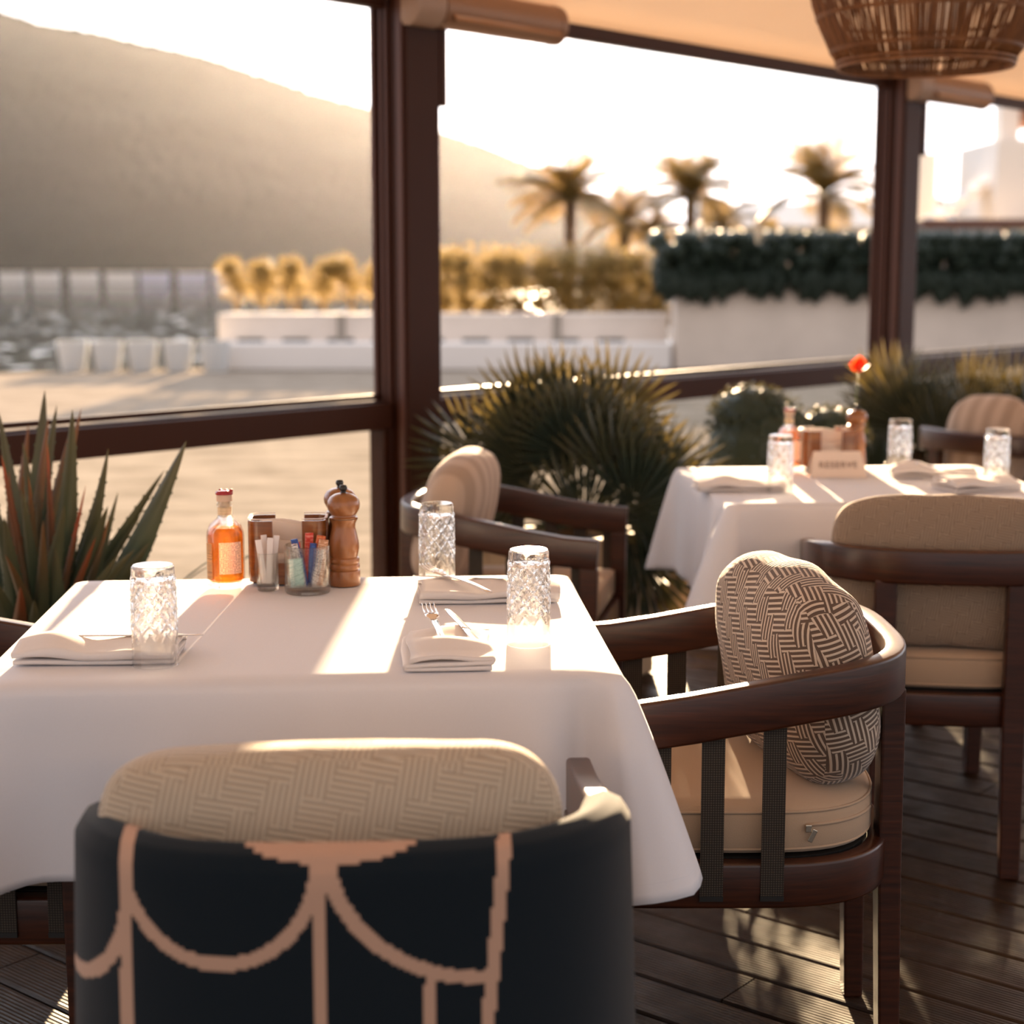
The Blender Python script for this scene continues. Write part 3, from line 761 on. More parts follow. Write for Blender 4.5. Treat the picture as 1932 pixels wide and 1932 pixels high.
H1 = (-.417, 3.030); holder('bentwood holder with paper napkins behind the jars on the front table', H1, R(4))
H2 = (.925, 4.790); holder('bentwood napkin holder on the reserved table behind the sign', H2, R(4), .150, .085, .115)
for (hx, hy), la, n in ((H1, 'upright stack of paper napkins in the front bentwood holder', 1), (H2, 'upright stack of paper napkins in the holder on the reserved table', 2)):
    t = thing('paper_napkin_stack', la, 'napkins', (hx, hy, TZ), R(4), 'paper napkin stacks')
    for k, (yy, hh) in enumerate(((.022, .112), (.012, .110), (.0, .082), (-.012, .060), (-.020, .058))):
        b = MB(); b.grid(lambda u, v: (lerp(-.055, .055, u), yy+.003*math.sin(u*6+k), lerp(.010, hh+.004*math.sin(u*5+k), v)), 12, 4); b.build('paper_napkin', M_paper, t, smooth=180, solid=.006)

M_mill = wood('turned_beech', (.17,.058,.016), (.36,.135,.040), .28, (18,18,3), .3)
def mill(label, loc, sc=1.0):
    t = thing('pepper_mill', label, 'pepper mill', (*loc, TZ), 0, 'turned wooden mills'); t.scale = (sc, sc, sc)
    body = [(.0005, 0), (.0285, 0), (.0292, .002), (.0292, .026), (.0285, .028), (.0265, .029), (.0280, .031), (.0288, .035), (.0280, .039), (.0262, .041), (.0275, .043), (.0282, .047), (.0272, .051), (.0245, .053), (.0262, .060), (.0280, .070), (.0272, .082), (.0235, .098), (.0212, .108), (.0218, .116), (.0250, .122), (.0262, .124)]
    b = MB(); b.lathe(body, 40, cap=False); b.build('body', M_mill, t, smooth=32)
    b = MB(); b.lathe([(.0225, .1235), (.0225, .1255)], 32); b.build('collar', M_brass, t, smooth=40)
    head = [(.0255, .125), (.0260, .127), (.0225, .129), (.0220, .131), (.0250, .135), (.0292, .143), (.0305, .150), (.0290, .158), (.0245, .165), (.016, .170), (.0075, .172)]
    b = MB(); b.lathe(head, 40); b.build('head', M_mill, t, smooth=32)
    b = MB(); b.lathe([(.006, .1715), (.0045, .175), (.0068, .178), (.0075, .182), (.006, .186), (.0005, .187)], 20); b.build('knob', M_dark, t, smooth=60)
    return t
mill('turned wooden pepper mill with black knob on the front table', (-.311, 3.000))
mill('turned wooden mill half hidden behind the front pepper mill', (-.325, 3.072))
mill('turned wooden pepper mill on the reserved table behind the sign', (1.008, 4.790))

def jar(name, label, loc, r, h, base, cat='glass', grp=None):
    b = MB(); b.lathe([(.0005, .0005), (r*.94, .0005), (r, .004), (r, h-.001), (r-.0008, h), (r-.0018, h-.001), (r-.0022, base+.003), (r*.85, base), (.0005, base)], 40, cap=False)
    o = b.build(name, M_jar, loc=(*loc, TZ), smooth=40); return tag(o, label, cat, grp)
jar('shot_glass', 'small shot glass holding toothpick sachets on the front table', (-.445, 2.945), .0195, .070, .012)
jar('sugar_jar', 'wide clear glass tumbler holding colourful sugar sachets on the front table', (-.370, 2.925), .0415, .088, .012)
M_white = plain('sachet_white', (.78,.70,.66), .7); 
for i, (dx, dy, ax, ay, h, la) in enumerate(((-.008, -.004, 4, -7, .082, 'white toothpick sachet leaning left in the shot glass'), (.004, -.006, -2, 3, .084, 'white toothpick sachet upright at the front of the shot glass'), (.009, .004, 3, 7, .088, 'white toothpick sachet leaning right in the shot glass'), (-.004, .008, -4, -2, .087, 'white toothpick sachet at the back of the shot glass'))):
    b = MB(); b.box((0, 0, h/2), (.011, .0022, h)); o = b.build('toothpick_sachet', M_white, loc=(-.445+dx*.6, 2.945+dy, TZ+.0135), rot=(R(ax), R(ay), R(10*i)), bevel=.0005); tag(o, la, 'sachet', 'toothpick sachets')
def sachet_mat(n, base, prt): 
    k = NT(n); f = k.ma('GREATER_THAN', k.noise(k.mapping(k.tc(), (160,160,420)), 1.0, 1), .55); k.P(Base_Color=k.mix(f, base, prt), Roughness=.4); return k.m
SC = {'blue': sachet_mat('sachet_blue', (.02,.06,.25), (.03,.10,.38)), 'orange': sachet_mat('sachet_orange', (.60,.10,.02), (.70,.25,.10)), 'mint': sachet_mat('sachet_mint', (.50,.68,.62), (.30,.48,.44)), 'white': sachet_mat('sachet_text', (.72,.66,.64), (.16,.13,.14)), 'copper': sachet_mat('sachet_copper', (.50,.22,.10), (.75,.45,.30)), 'red': sachet_mat('sachet_red', (.60,.05,.03), (.72,.2,.15))}
for i, (cn, dx, dy, ax, ay, w, h, la) in enumerate((
    ('blue', -.006, -.012, 2, -12, .013, .086, 'blue sugar stick leaning left in the tumbler'), ('white', -.010, -.018, 2, -10, .011, .078, 'white printed sugar stick at the front of the tumbler'),
    ('blue', .008, -.004, -3, 4, .012, .076, 'dark blue sugar stick in the middle of the tumbler'), ('mint', -.022, -.020, 6, -4, .024, .050, 'pale mint sachet at the lower left of the tumbler'),
    ('orange', .014, .006, 3, 10, .016, .090, 'orange sugar sachet at the back of the tumbler'), ('copper', .026, -.008, 4, 8, .017, .084, 'copper foil sachet at the right of the tumbler'),
    ('red', .004, .014, -5, 2, .015, .092, 'red sugar sachet at the back of the tumbler'), ('red', -.016, .010, 2, -9, .014, .078, 'red sugar sachet at the left back of the tumbler'), ('white', .020, -.018, 4, 10, .012, .066, 'short white sachet at the front right of the tumbler'))):
    b = MB(); b.grid(lambda u, v: (lerp(-w/2, w/2, u), .0015*math.sin(u*math.pi)*math.sin(v*math.pi)*2+.002*math.sin(v*4+i), h*v), 4, 8)
    o = b.build('sugar_sachet', SC[cn], loc=(-.370+dx*.72, 2.925+dy*.7, TZ+.0145), rot=(R(ax), R(ay), R(8*i-20)), smooth=180, solid=.003); tag(o, la, 'sachet', 'sugar sachets')

# reserve sign
t = thing('reserve_sign', 'white folded table card reading RESERVE on the farther table', 'sign', (.915, 4.600, TZ), R(2))
M_card = plain('ivory_card', (.74,.60,.50), .7)
b = MB(); w, h = .142, .070
b.add([(-w/2-.008, -.030, 0), (w/2+.008, -.030, 0), (w/2-.004, 0, h), (-w/2+.004, 0, h), (w/2+.008, .030, 0), (-w/2-.008, .030, 0)], [(0,1,2,3), (3,2,4,5)])
b.build('card', M_card, t, solid=.003)
cu = bpy.data.curves.new('lettering', 'FONT'); cu.body = 'RESERVE'; cu.size = .026; cu.align_x = 'CENTER'; cu.align_y = 'CENTER'; cu.extrude = .0003; cu.space_character = 1.15
tmp = bpy.data.objects.new('tmp', cu); COL.objects.link(tmp); bpy.context.view_layer.update()
me = bpy.data.meshes.new_from_object(tmp.evaluated_get(bpy.context.evaluated_depsgraph_get())); bpy.data.objects.remove(tmp)
lt = bpy.data.objects.new('lettering', me); COL.objects.link(lt); lt.parent = t; me.materials.clear(); me.materials.append(plain('sign_ink', (.22,.13,.09), .6))
lt.location = (0, -.0182, .034); lt.rotation_euler = (math.atan2(.07, .03), 0, 0)

# red flower in a bud vase
t = thing('bud_vase', 'slim glass bud vase behind the mill on the reserved table', 'vase', (1.020, 4.852, TZ))
b = MB(); b.lathe([(.0005, .0005), (.018, .0005), (.020, .010), (.016, .030), (.008, .055), (.006, .09), (.008, .10), (.0072, .10), (.005, .09), (.006, .055), (.0005, .012)], 24, cap=False); b.build('vase_body', M_jar, t, smooth=60)
t = thing('flower', 'red flower on a thin stem standing in the bud vase', 'flower', (1.020, 4.852, TZ+.014))
b = MB(); b.tube([(0, 0, 0), (.003, 0, .09), (-.004, 0, .18), (.002, 0, .262)], .0018, 6); b.build('stem', foliage('stem_green', (.10,.14,.03), (.14,.18,.05), (.3,.35,.08), .3), t, smooth=180)
M_pet = foliage('red_petal', (.65,.03,.01), (.80,.08,.02), (.95,.10,.02), .5)
for k in range(14):
    a = k*2.4; e = .2+.9*(k/14); b = MB()
    b.grid(lambda u, v: ((v-.5)*.026*max(0, math.sin(min(1, u*1.0)*math.pi))**.6, u*.038, .012*u*u), 5, 3)
    b.build('petal', M_pet, t, loc=(.002, 0, .262+.010*e), rot=(1.25*e-.1, 0, a), smooth=180)

# ------------------------------------------------------------------ plants inside
M_pot = plain('beige_planter', (.36,.26,.17), .7, 0, .3, .12, 6, .15)
M_soil = plain('soil', (.03,.02,.012), .95, bump=.6)
def planter(name, label, loc, rz, w, d, h, grp='beige planters'):
    t = thing(name, label, 'planter', loc, rz, grp)
    b = MB(); th = .035
    for c, s_ in (((0, -d/2+th/2, h/2), (w, th, h)), ((0, d/2-th/2, h/2), (w, th, h)), ((-w/2+th/2, 0, h/2), (th, d-2*th, h)), ((w/2-th/2, 0, h/2), (th, d-2*th, h))): b.box(c, s_)
    b.build('box', M_pot, t, bevel=.006)
    b = MB(); b.box((0, 0, h-.06), (w-2*th, d-2*th, .04)); b.build('soil', M_soil, t)
    return t
# agave
def agave_mat(n, c1, c2, tip, tr):
    k = NT(n); uv = k.tc('UV'); x, y, _ = k.sep(uv)
    col = k.mix(k.noise(k.mapping(k.tc(), (20,20,5)), 1.0, 3), c1, c2); col = k.mix(k.n('MapRange', {0: y, 1: .55, 2: 1.0}).outputs[0], col, tip)
    k.P(Base_Color=col, Roughness=.42, Specular_IOR_Level=.4); k.translucent(tr, .10); return k.m
M_ag = [agave_mat('agave_green', (.030,.050,.030), (.055,.075,.045), (.09,.075,.035), (.25,.22,.06)), agave_mat('agave_bronze', (.035,.045,.026), (.06,.06,.03), (.14,.06,.02), (.55,.22,.05)), agave_mat('agave_red', (.05,.034,.018), (.09,.045,.02), (.22,.05,.015), (.85,.24,.04))]
def leaf_mesh(L, w, curve, seed):
    r_ = random.Random(seed); b = MB(); NU = 26
    def cen(u): return Vector((0, curve*L*u*u*.5*math.sin(u*1.6), L*u*(1-.12*abs(curve)*u)))
    def width(u): return w*(.55+.45*sstep(u*3))*(1-u)**.75 if u < 1 else 0
    def fn(u, v):
        c = cen(u); s_ = (v-.5)*2; ww = width(u)*.5
        return (c.x+s_*ww, c.y-abs(s_)**1.6*ww*.55, c.z)
    def fn2(u, v):
        p = fn(u, 1-v); th = .006*(1-u)*(1-abs(v-.5)*2)+.0004; return (p[0], p[1]+th, p[2])
    b.grid(fn, NU, 6, lambda u, v: (v, u)); b.grid(fn2, NU, 6, lambda u, v: (v, u))
    for sd in (0, 1):
        for k in range(14):
            u = .14+.055*k
            if u > .92: break
            p = Vector(fn(u, sd)); p2 = Vector(fn(u+.014, sd)); sg = -1 if sd == 0 else 1; tip = (p+p2)/2+Vector((sg*.0035, 0, .003))
            b.add([p, p2, tip, (p+p2)/2+Vector((0, .0016, 0))], [(0, 1, 2), (0, 3, 2), (3, 1, 2)])
    return b.mesh('leaf', 180, False, False) if False else b
def agave(name, label, loc, leaves, zb):
    t = thing(name, label, 'plant', loc)
    for i, (tx, ty, tz, w, cur, mi) in enumerate(leaves):
        base = Vector((rnd.uniform(-.05, .05)+tx*.12, rnd.uniform(-.05, .03)+ty*.12, zb)); tip = Vector((tx, ty, tz)); d = tip-base; L = d.length
        b = leaf_mesh(L, w, cur, i); o = b.build('leaf', M_ag[mi], t, smooth=60, recalc=False)
        d.normalize(); zax = d; side = Vector((1, .35*rnd.uniform(-1, 1), 0)); yax = zax.cross(side).normalized(); xax = yax.cross(zax).normalized()
        if yax.y > 0: yax = -yax; xax = -xax
        m = Matrix((xax, yax, zax)).transposed().to_4x4(); m.translation = base; o.matrix_local = m
    return t
# tips relative to plant foot at world (-1.13, 3.72); planter top z .34
AX, AY = -1.13, 3.72
def ag_px(px, py, dy): # design-time helper: turn a measured direction into a tip at its own depth
    D = AY+dy; th = math.atan(461/3100.); x = (px-966)/3100.; y = (py-966)/3100.
    ry = math.cos(th)-y*math.sin(th)*1.0; rz = -math.sin(th)-y*math.cos(th); k = D/ry
    return (x*k-AX, dy, 1.33+rz*k)
lv = []
for px, py, dy, w, cur, mi in ((85, 728, .05, .072, -.10, 0), (103, 752, .12, .06, -.12, 0), (108, 780, .05, .045, .15, 1), (148, 765, .08, .05, -.05, 1), (173, 750, -.02, .075, .25, 0), (240, 832, 0, .055, .25, 0), (370, 825, -.05, .085, .12, 0), (315, 872, .12, .045, .2, 0), (8, 765, .05, .06, .1, 0), (42, 785, .1, .05, -.2, 1), (110, 810, -.05, .05, -.3, 1), (100, 828, -.05, .03, .1, 2), (15, 838, -.10, .035, .2, 2), (95, 870, -.1, .04, .3, 1), (162, 915, -.08, .022, 0, 2), (215, 972, -.05, .035, .1, 1), (185, 1000, -.14, .03, .1, 2), (250, 925, .1, .04, .3, 0), (275, 960, .14, .03, .4, 0), (310, 1020, .05, .05, .3, 1), (330, 1010, .15, .03, .5, 0), (60, 900, -.12, .06, .2, 0), (-40, 800, -.05, .07, -.1, 0), (-60, 860, .1, .07, -.3, 0), (30, 1005, -.18, .05, .3, 1), (10, 950, -.16, .06, .2, 0), (130, 930, -.12, .06, .2, 0), (200, 880, .05, .06, .15, 0), (70, 1060, -.2, .05, .4, 2), (160, 1060, -.2, .05, .3, 1), (250, 1060, -.12, .05, .3, 0), (280, 1080, 0, .05, .4, 1), (-20, 1050, -.2, .06, .3, 0), (40, 1120, -.22, .045, .4, 2), (120, 1110, -.22, .05, .4, 0), (100, 960, -.15, .045, .2, 1), (225, 1020, -.15, .05, .2, 0), (30, 880, -.1, .05, .1, 1), (55, 830, .1, .06, .1, 0), (130, 850, .1, .06, .1, 0), (290, 1000, -.05, .06, .2, 0), (150, 990, .02, .07, .1, 0), (205, 930, -.06, .06, .2, 0), (60, 980, -.1, .06, .1, 0), (120, 1020, -.1, .07, .2, 0), (260, 1010, -.1, .06, .2, 0), (190, 1060, -.15, .06, .2, 0), (-10, 900, -.1, .06, .1, 0), (300, 1060, -.08, .06, .25, 0), (90, 1100, -.2, .06, .3, 0), (200, 1110, -.2, .06, .3, 0)):
    lv.append((*ag_px(px, py, dy), w*1.35, cur, mi))
planter('planter', 'low beige planter under the spiky agave behind the left of the table', (AX, AY, 0), 0, .62, .50, .40)
agave('agave', 'dark green spiky agave with red-tipped leaves beside the left window', (AX, AY, 0), lv, .37)
# wispy grass beside the agave
t = thing('grass_plant', 'thin curly-leaved plant at the right of the agave', 'plant', (-.90, 3.80, .36))
for k in range(16):
    a = rnd.uniform(-.5, 1.0); L = rnd.uniform(.26, .46); bx = rnd.uniform(-.06, .06)
    b = MB(); b.grid(lambda u, v: (bx+math.sin(a)*L*u+.05*u*u*(1 if a > 0 else -1)*.8, rnd.uniform(-.0, .0)+(v-.5)*.010*(1-u)+.02*math.sin(k)*u, L*u*(1.35-.6*u)+(v-.5)*.012*(1-u)), 10, 1)
    b.build('leaf', M_ag[0], t, smooth=180)

# fan palms
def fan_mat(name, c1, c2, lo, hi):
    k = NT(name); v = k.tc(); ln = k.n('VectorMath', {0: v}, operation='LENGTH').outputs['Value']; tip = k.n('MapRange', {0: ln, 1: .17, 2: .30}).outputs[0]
    k.P(Base_Color=k.mix(tip, k.mix(k.noise(v, 14, 2), c1, c2), (.07,.066,.03)), Roughness=.42, Specular_IOR_Level=.35)  # tips yellowed in the colour to stand in for backlight
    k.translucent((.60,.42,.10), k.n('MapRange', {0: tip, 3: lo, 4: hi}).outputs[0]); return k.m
M_fan = [fan_mat('fan_palm_green', (.014,.026,.019), (.028,.040,.028), .003, .035), fan_mat('fan_palm_backlit', (.03,.036,.02), (.040,.045,.027), .010, .11)]  # second is the lit copy: backlight put into its colour and translucency
def fan_mesh(seed, R0=.30, nseg=26, spread=205):
    r_ = random.Random(seed); b = MB()
    for k in range(nseg):
        a = R(-spread/2+spread*k/(nseg-1))+r_.uniform(-.02, .02); L = R0*(.80+.20*math.cos(a*.9))*r_.uniform(.93, 1.05); dv = r_.uniform(-.03, .03)
        da = R(spread/(nseg-1))*.52
        vs = [(0, 0, 0)]; 
        p = lambda rr, aa, zz: (rr*math.sin(aa), rr*math.cos(aa), zz)
        z1 = .010; m_ = .55*L
        vs = [p(.02, a, 0), p(m_, a-da*.9, -.004+dv*.2), p(m_, a, z1+dv*.2), p(m_, a+da*.9, -.004+dv*.2), p(.82*L, a-da*.35, dv*.6-.01), p(.82*L, a, dv*.6), p(.82*L, a+da*.35, dv*.6-.01), p(L, a+r_.uniform(-.03, .03), dv-.02)]
        b.add(vs, [(0, 1, 2), (0, 2, 3), (1, 4, 5, 2), (2, 5, 6, 3), (4, 7, 5), (5, 7, 6)])
    return b.mesh('fan', None, False, False)
FANS = [fan_mesh(k, .30+.02*k, 26+2*k) for k in range(3)]
for me in FANS: me.materials.append(M_fan[0])
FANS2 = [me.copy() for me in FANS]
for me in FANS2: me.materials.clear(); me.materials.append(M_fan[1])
def fan_palm(label, loc, fronds, scale=1.0, zb=.45, kx=1.0, dz=0):
    t = thing('fan_palm', label, 'plant', loc, 0, 'fan palms')
    b = MB(); b.tube([(0, 0, zb-.08), (.01, 0, zb+.06), (0, 0, zb+.14)], [.05, .06, .045], 10); b.build('trunk', plain('palm_fibre', (.06,.035,.018), .9, bump=.8), t, smooth=180)
    for i, (cx, cy, cz, yaw, pitch, tw, sc, lit) in enumerate(fronds):
        root = Vector((0, 0, zb+.1)); hub = Vector((cx*kx, cy, cz+dz)); sc *= scale
        b = MB(); mid = (root+hub)/2+Vector((0, 0, .02)); b.tube([root, mid, hub], [.006, .005, .004], 5)
        st = b.build('stalk', M_fan[0], t, smooth=180)
        me = (FANS2 if lit else FANS)[i % 3]
        o = bpy.data.objects.new('fan_leaf', me); COL.objects.link(o); o.parent = t
        # fan plane: local y = leaf direction, local z = face normal
        d = Vector((math.sin(yaw)*math.cos(pitch), -math.cos(yaw)*math.cos(pitch)*.35, math.sin(pitch))).normalized()
        nrm = Vector((.3*math.sin(tw), -1, .35*math.cos(tw*2))).normalized(); nrm = (nrm-d*nrm.dot(d)).normalized(); x = d.cross(nrm)
        m = Matrix((x, d, nrm)).transposed().to_4x4(); m = m @ Matrix.Diagonal((sc, sc, sc, 1)); m.translation = hub; o.matrix_local = m
    return t
def fronds(seed, n, wx, zlo, zhi, tall):
    r_ = random.Random(seed); out = []
    for i in range(n):
        f = i/(n-1)*2-1; lit = (r_.random() < .35)
        out.append((f*wx*r_.uniform(.7, 1.1), r_.uniform(-.18, .18), lerp(zhi, zlo, abs(f)**1.3)+r_.uniform(-.05, .05), f*1.45, R(88-75*abs(f)), r_.uniform(-1, 1), tall*r_.uniform(.85, 1.15), lit))
    return out
FP = (.185, 5.28)
fl = fronds(4, 15, .24, .56, .76, 1.0)+[(-.34, .05, .70, -1.2, R(40), .4, .95, True), (-.30, -.05, .62, -1.3, R(-10), .2, .80, False), (-.12, .1, .80, -.35, R(75), .1, .95, False), (.16, .12, .82, .25, R(80), -.2, 1.0, True), (.30, 0, .62, 1.3, R(12), .3, 1.0, False), (.22, -.1, .50, 1.2, R(-30), 0, .9, False), (0, .12, .80, .1, R(88), .2, 1.05, True), (.27, -.08, .40, 1.4, R(-55), 0, .95, False), (.05, -.15, .52, .2, R(60), .1, .9, False)]
planter('planter', 'beige planter under the big fan palm behind the sideways chair', (FP[0], FP[1], 0), WROT, .46, .36, .48)
fan_palm('big fan palm with backlit golden tips between the two tables', (FP[0], FP[1], 0), fl, .92, zb=.42, kx=.85)
fan_palm('dark fan palm with backlit golden tips in front of the second post at right', (1.72, 6.95, 0), fronds(9, 13, .30, .55, .78, 1.0)+[(.25, 0, .84, .5, R(75), 0, 1.0, True), (-.1, .1, .86, -.2, R(85), 0, 1.0, True), (.42, -.05, .62, 1.3, R(15), 0, 1.0, False), (-.25, -.1, .58, -1.0, R(20), 0, .9, False)], .9, zb=.42, kx=.8, dz=-.13)
planter('planter', 'beige planter under the dark fan palm by the second post', (1.72, 6.95, 0), WROT, .5, .36, .46)
fan_palm('fan palm at the far right edge behind the farthest armchair', (2.20, 7.15, 0), fronds(15, 12, .28, .50, .72, 1.0), .9, zb=.40, dz=-.1)
planter('planter', 'beige planter at the far right edge behind the farthest armchair', (2.20, 7.15, 0), WROT, .36, .36, .44)

# clipped round shrub and its planter
def leaf_mass(b, centers, n, size, seed, squash=1.0, shell=.75):
    r_ = random.Random(seed)
    for i in range(n):
        c, rad = centers[r_.randrange(len(centers))]
        d = Vector((r_.gauss(0, 1), r_.gauss(0, 1), r_.gauss(0, 1))).normalized(); k = lerp(shell, 1.03, r_.random())
        p = Vector(c)+Vector((d.x*rad[0], d.y*rad[1], d.z*rad[2]))*k
        t1 = Vector((r_.uniform(-1, 1), r_.uniform(-1, 1), r_.uniform(-1, 1))).normalized(); t2 = t1.cross(d); t2 = t2.normalized() if t2.length > .01 else Vector((1, 0, 0))
        s = size*r_.uniform(.6, 1.3)
        b.add([p-t1*s, p+t2*s*.45, p+t1*s, p-t2*s*.45], [(0, 1, 2, 3)])
def blob(b, c, rad, seg=14):
    prof_ = [(math.sin(math.pi*i/10)*1.0+1e-3, -math.cos(math.pi*i/10)) for i in range(11)]
    vs0 = len(b.v); b.lathe([(r, z) for r, z in prof_], seg)
    for i in range(vs0, len(b.v)): x, y, z = b.v[i]; b.v[i] = (c[0]+x*rad[0], c[1]+y*rad[1], c[2]+z*rad[2])
M_shrub = foliage('shrub_leaf', (.016,.028,.020), (.038,.055,.036), (.40,.32,.10), .06)
t = thing('round_shrub', 'round clipped dark shrub behind the reserved table', 'shrub', (.92, 5.95, 0))
b = MB(); cs = [((-.0, 0, .66), (.245, .22, .235)), ((-.05, 0, .80), (.16, .15, .12)), ((.24, .05, .68), (.16, .14, .16))]
for c, rad in cs: blob(b, c, tuple(.86*q_ for q_ in rad))
leaf_mass(b, cs, 5200, .012, 5); b.build('foliage', M_shrub, t, recalc=False)
b = MB(); b.tube([(0, 0, .36), (0, 0, .55)], .02, 8); b.build('stem', plain('shrub_bark', (.06,.04,.025), .9), t, smooth=180)
planter('planter', 'large beige planter box under the round shrub by the reserved table', (.93, 5.93, 0), WROT, .62, .42, .44)

# ------------------------------------------------------------------ outside: quay, wall, hedges, pots, palms, houses, water, mountain
def pave_mat():
    k = NT('pale_cobbles'); v = k.tc(); vo = k.n('TexVoronoi', {'Vector': k.mapping(v, (7, 7, 7)), 'Scale': 1.0}); w = k.n('MapRange', {0: k.noise(k.mapping(v, (1.6, 4.5, 1)), 1.0, 5, .65), 1: .32, 2: .68}).outputs[0]
    k.P(Base_Color=k.mix(w, (.20,.165,.13), (.36,.305,.25)), Roughness=1.0, Specular_IOR_Level=0.0); k.bump(k.ma('SUBTRACT', 1.0, vo.outputs['Distance']), .35, .01); return k.m
b = MB(); b.add([(-40, 2, -.045), (60, 2, -.045), (60, 23.4, -.045), (-1.5, 23.4, -.045), (-8.2, 21.2, -.045), (-40, 20.2, -.045), (-40, 20.2, -3), (-8.2, 21.2, -3), (-1.5, 23.4, -3), (60, 23.4, -3)], [(0, 1, 2, 3, 4, 5), (5, 4, 7, 6), (4, 3, 8, 7), (3, 2, 9, 8)])
o = b.build('ground', pave_mat()); struct(o); o['label'] = 'pale cobbled quay outside the windows'
def water_mat():
    k = NT('sea_water'); v = k.tc(); a = k.noise(k.mapping(v, (1.1, .55, 1)), 1.0, 5, .6); c = k.noise(k.mapping(v, (.25, .12, 1)), 1.0, 3)
    k.P(Base_Color=(.030,.038,.036), Roughness=.07, Specular_IOR_Level=.5, IOR=1.33); k.bump(k.ma('ADD', a, c), 1.0, .02); return k.m
rw = random.Random(11); NXW, NYW = 230, 250; b = MB()
def wv(u, v):
    x = lerp(-52, 12, u); y = lerp(20.5, 150, v); e = min(1, 8*min(u, 1-u, v*3+.1, 1-v)); z = -2+.010*noise.noise(Vector((x*.5, y*.3, 0)))*e
    if rw.random() < .040: z += rw.uniform(.012, .040)*e
    return (x, y, z)
b.grid(wv, NXW, NYW)
b.add([(-900, 18, -2), (-52, 18, -2), (-52, 420, -2), (-900, 420, -2), (12, 18, -2), (900, 18, -2), (900, 420, -2), (12, 420, -2), (-52, 150, -2), (12, 150, -2), (-52, 20.5, -2), (12, 20.5, -2)], [(0, 1, 2, 3), (4, 5, 6, 7), (8, 9, 7, 2), (1, 4, 11, 10)])
o = b.build('sea', water_mat()); tag(o, None, None, kind='structure'); o['label'] = 'sea inlet with sun glitter beyond the quay'
# stone wall with bench
M_stone = plain('pale_limestone', (.74,.65,.58), .85, 0, .3, .18, 1.5, .4, 12); M_white2 = plain('white_render', (.84,.80,.78), .8)
t = bpy.data.objects.new('wall_quay', None); COL.objects.link(t); struct(t)
b = MB(); b.box((-.95, 23.0, .33), (6.2, .5, .75)); b.build('low_wall', M_stone, t, bevel=.03)
b = MB(); b.box((-.95, 22.6, .14), (6.2, .7, .36)); b.build('bench', M_white2, t, bevel=.02)
b = MB(); b.box((11.1, 22.6, .53), (17.8, .6, 1.15)); b.build('high_wall', M_stone, t, bevel=.03)
for x in (-2.35, .62):
    b = MB(); b.box((x, 22.73, .50), (.10, .05, .40)); b.build('joint_post', plain('wall_joint', (.30,.26,.22), .8), t)
for k in range(9):
    b = MB(); b.box((-3.6+k*.62, 22.735, .34), (.36, .02, .05)); b.build('light_slot', M_dark, t)
# pots
M_whpot = plain('pale_grey_pot', (.62,.63,.64), .6)
for i, (px, la) in enumerate(((-5.86, 'pale tapered pot on the quay, leftmost of five in the row'), (-5.40, 'pale tapered pot on the quay, second from the left of five'), (-4.93, 'pale tapered pot on the quay, middle of the five'), (-4.45, 'pale tapered pot on the quay, fourth from the left of five'), (-3.96, 'pale tapered pot on the quay, rightmost of five beside the bench'))):
    t = thing('quay_pot', la, 'pot', (px, 22.0, -.045), 0, 'row of pots on the quay')
    b = MB(); b.lathe([(.15, 0), (.165, .05), (.205, .36), (.21, .41), (.185, .41), (.17, .30)], 24, cap=False); b.build('pot', M_whpot, t, smooth=60)
    b = MB(); b.lathe([(.001, .34), (.175, .34)], 24, cap=False); b.build('soil', M_soil, t)
# hedges
M_hedge = foliage('dark_hedge_leaf', (.010,.020,.014), (.028,.042,.030), (.16,.15,.05), .12)
M_sunlit = foliage('sunlit_hedge_leaf', (.14,.09,.02), (.22,.15,.04), (.80,.58,.24), .24)  # gold of the low sun behind the leaves, put into their colour
def hedge(label, x0, x1, y, z0, z1, dep, mat, n, size, seed, core=True, grp='hedges', droop=0):
    t = thing('hedge', label, 'hedge', ((x0+x1)/2, y, z0), 0, grp); L = x1-x0; r_ = random.Random(seed); b = MB()
    step = (z1-z0)*.45; cs = []
    k = -L/2+step*.4
    while k < L/2:
        zz = 0
        while zz < z1-z0-step*.2:
            cs.append(((k+r_.uniform(-.08, .08), r_.uniform(-.1, .1), zz+step*.5), (step*.62, dep/2, step*.62))); zz += step*.55
        for _ in range(3 if droop else 0):
            rz_ = r_.uniform(.10, .26); cs.append(((k+r_.uniform(-.15, .15), -dep*.44, .10-rz_*r_.uniform(.3, .8)), (r_.uniform(.07, .17), .10, rz_)))
        k += step*.7
    for c, rad in cs if core else []: blob(b, c, tuple(.80*q_ for q_ in rad), 8)
    leaf_mass(b, cs, n, size, seed, shell=.8 if core else .1); b.build('foliage', mat, t, recalc=False)
    if not core:
        b = MB()
        for k in range(9): b.tube([(-L/2+L*(k+.5)/9, 0, -z0-.05), (-L/2+L*(k+.5)/9+.05, 0, .35)], .02, 6)
        b.build('stems', M_soil, t, smooth=180)
    return t
hedge('long dark green hedge hanging over the stone wall at right', 1.95, 15, 22.55, 1.10, 1.72, .9, M_hedge, 60000, .030, 3, droop=.22)
hedge('golden backlit hedge behind the low wall between the posts', -1.2, 2.2, 23.9, .30, 1.42, .7, M_sunlit, 20000, .045, 4, False)
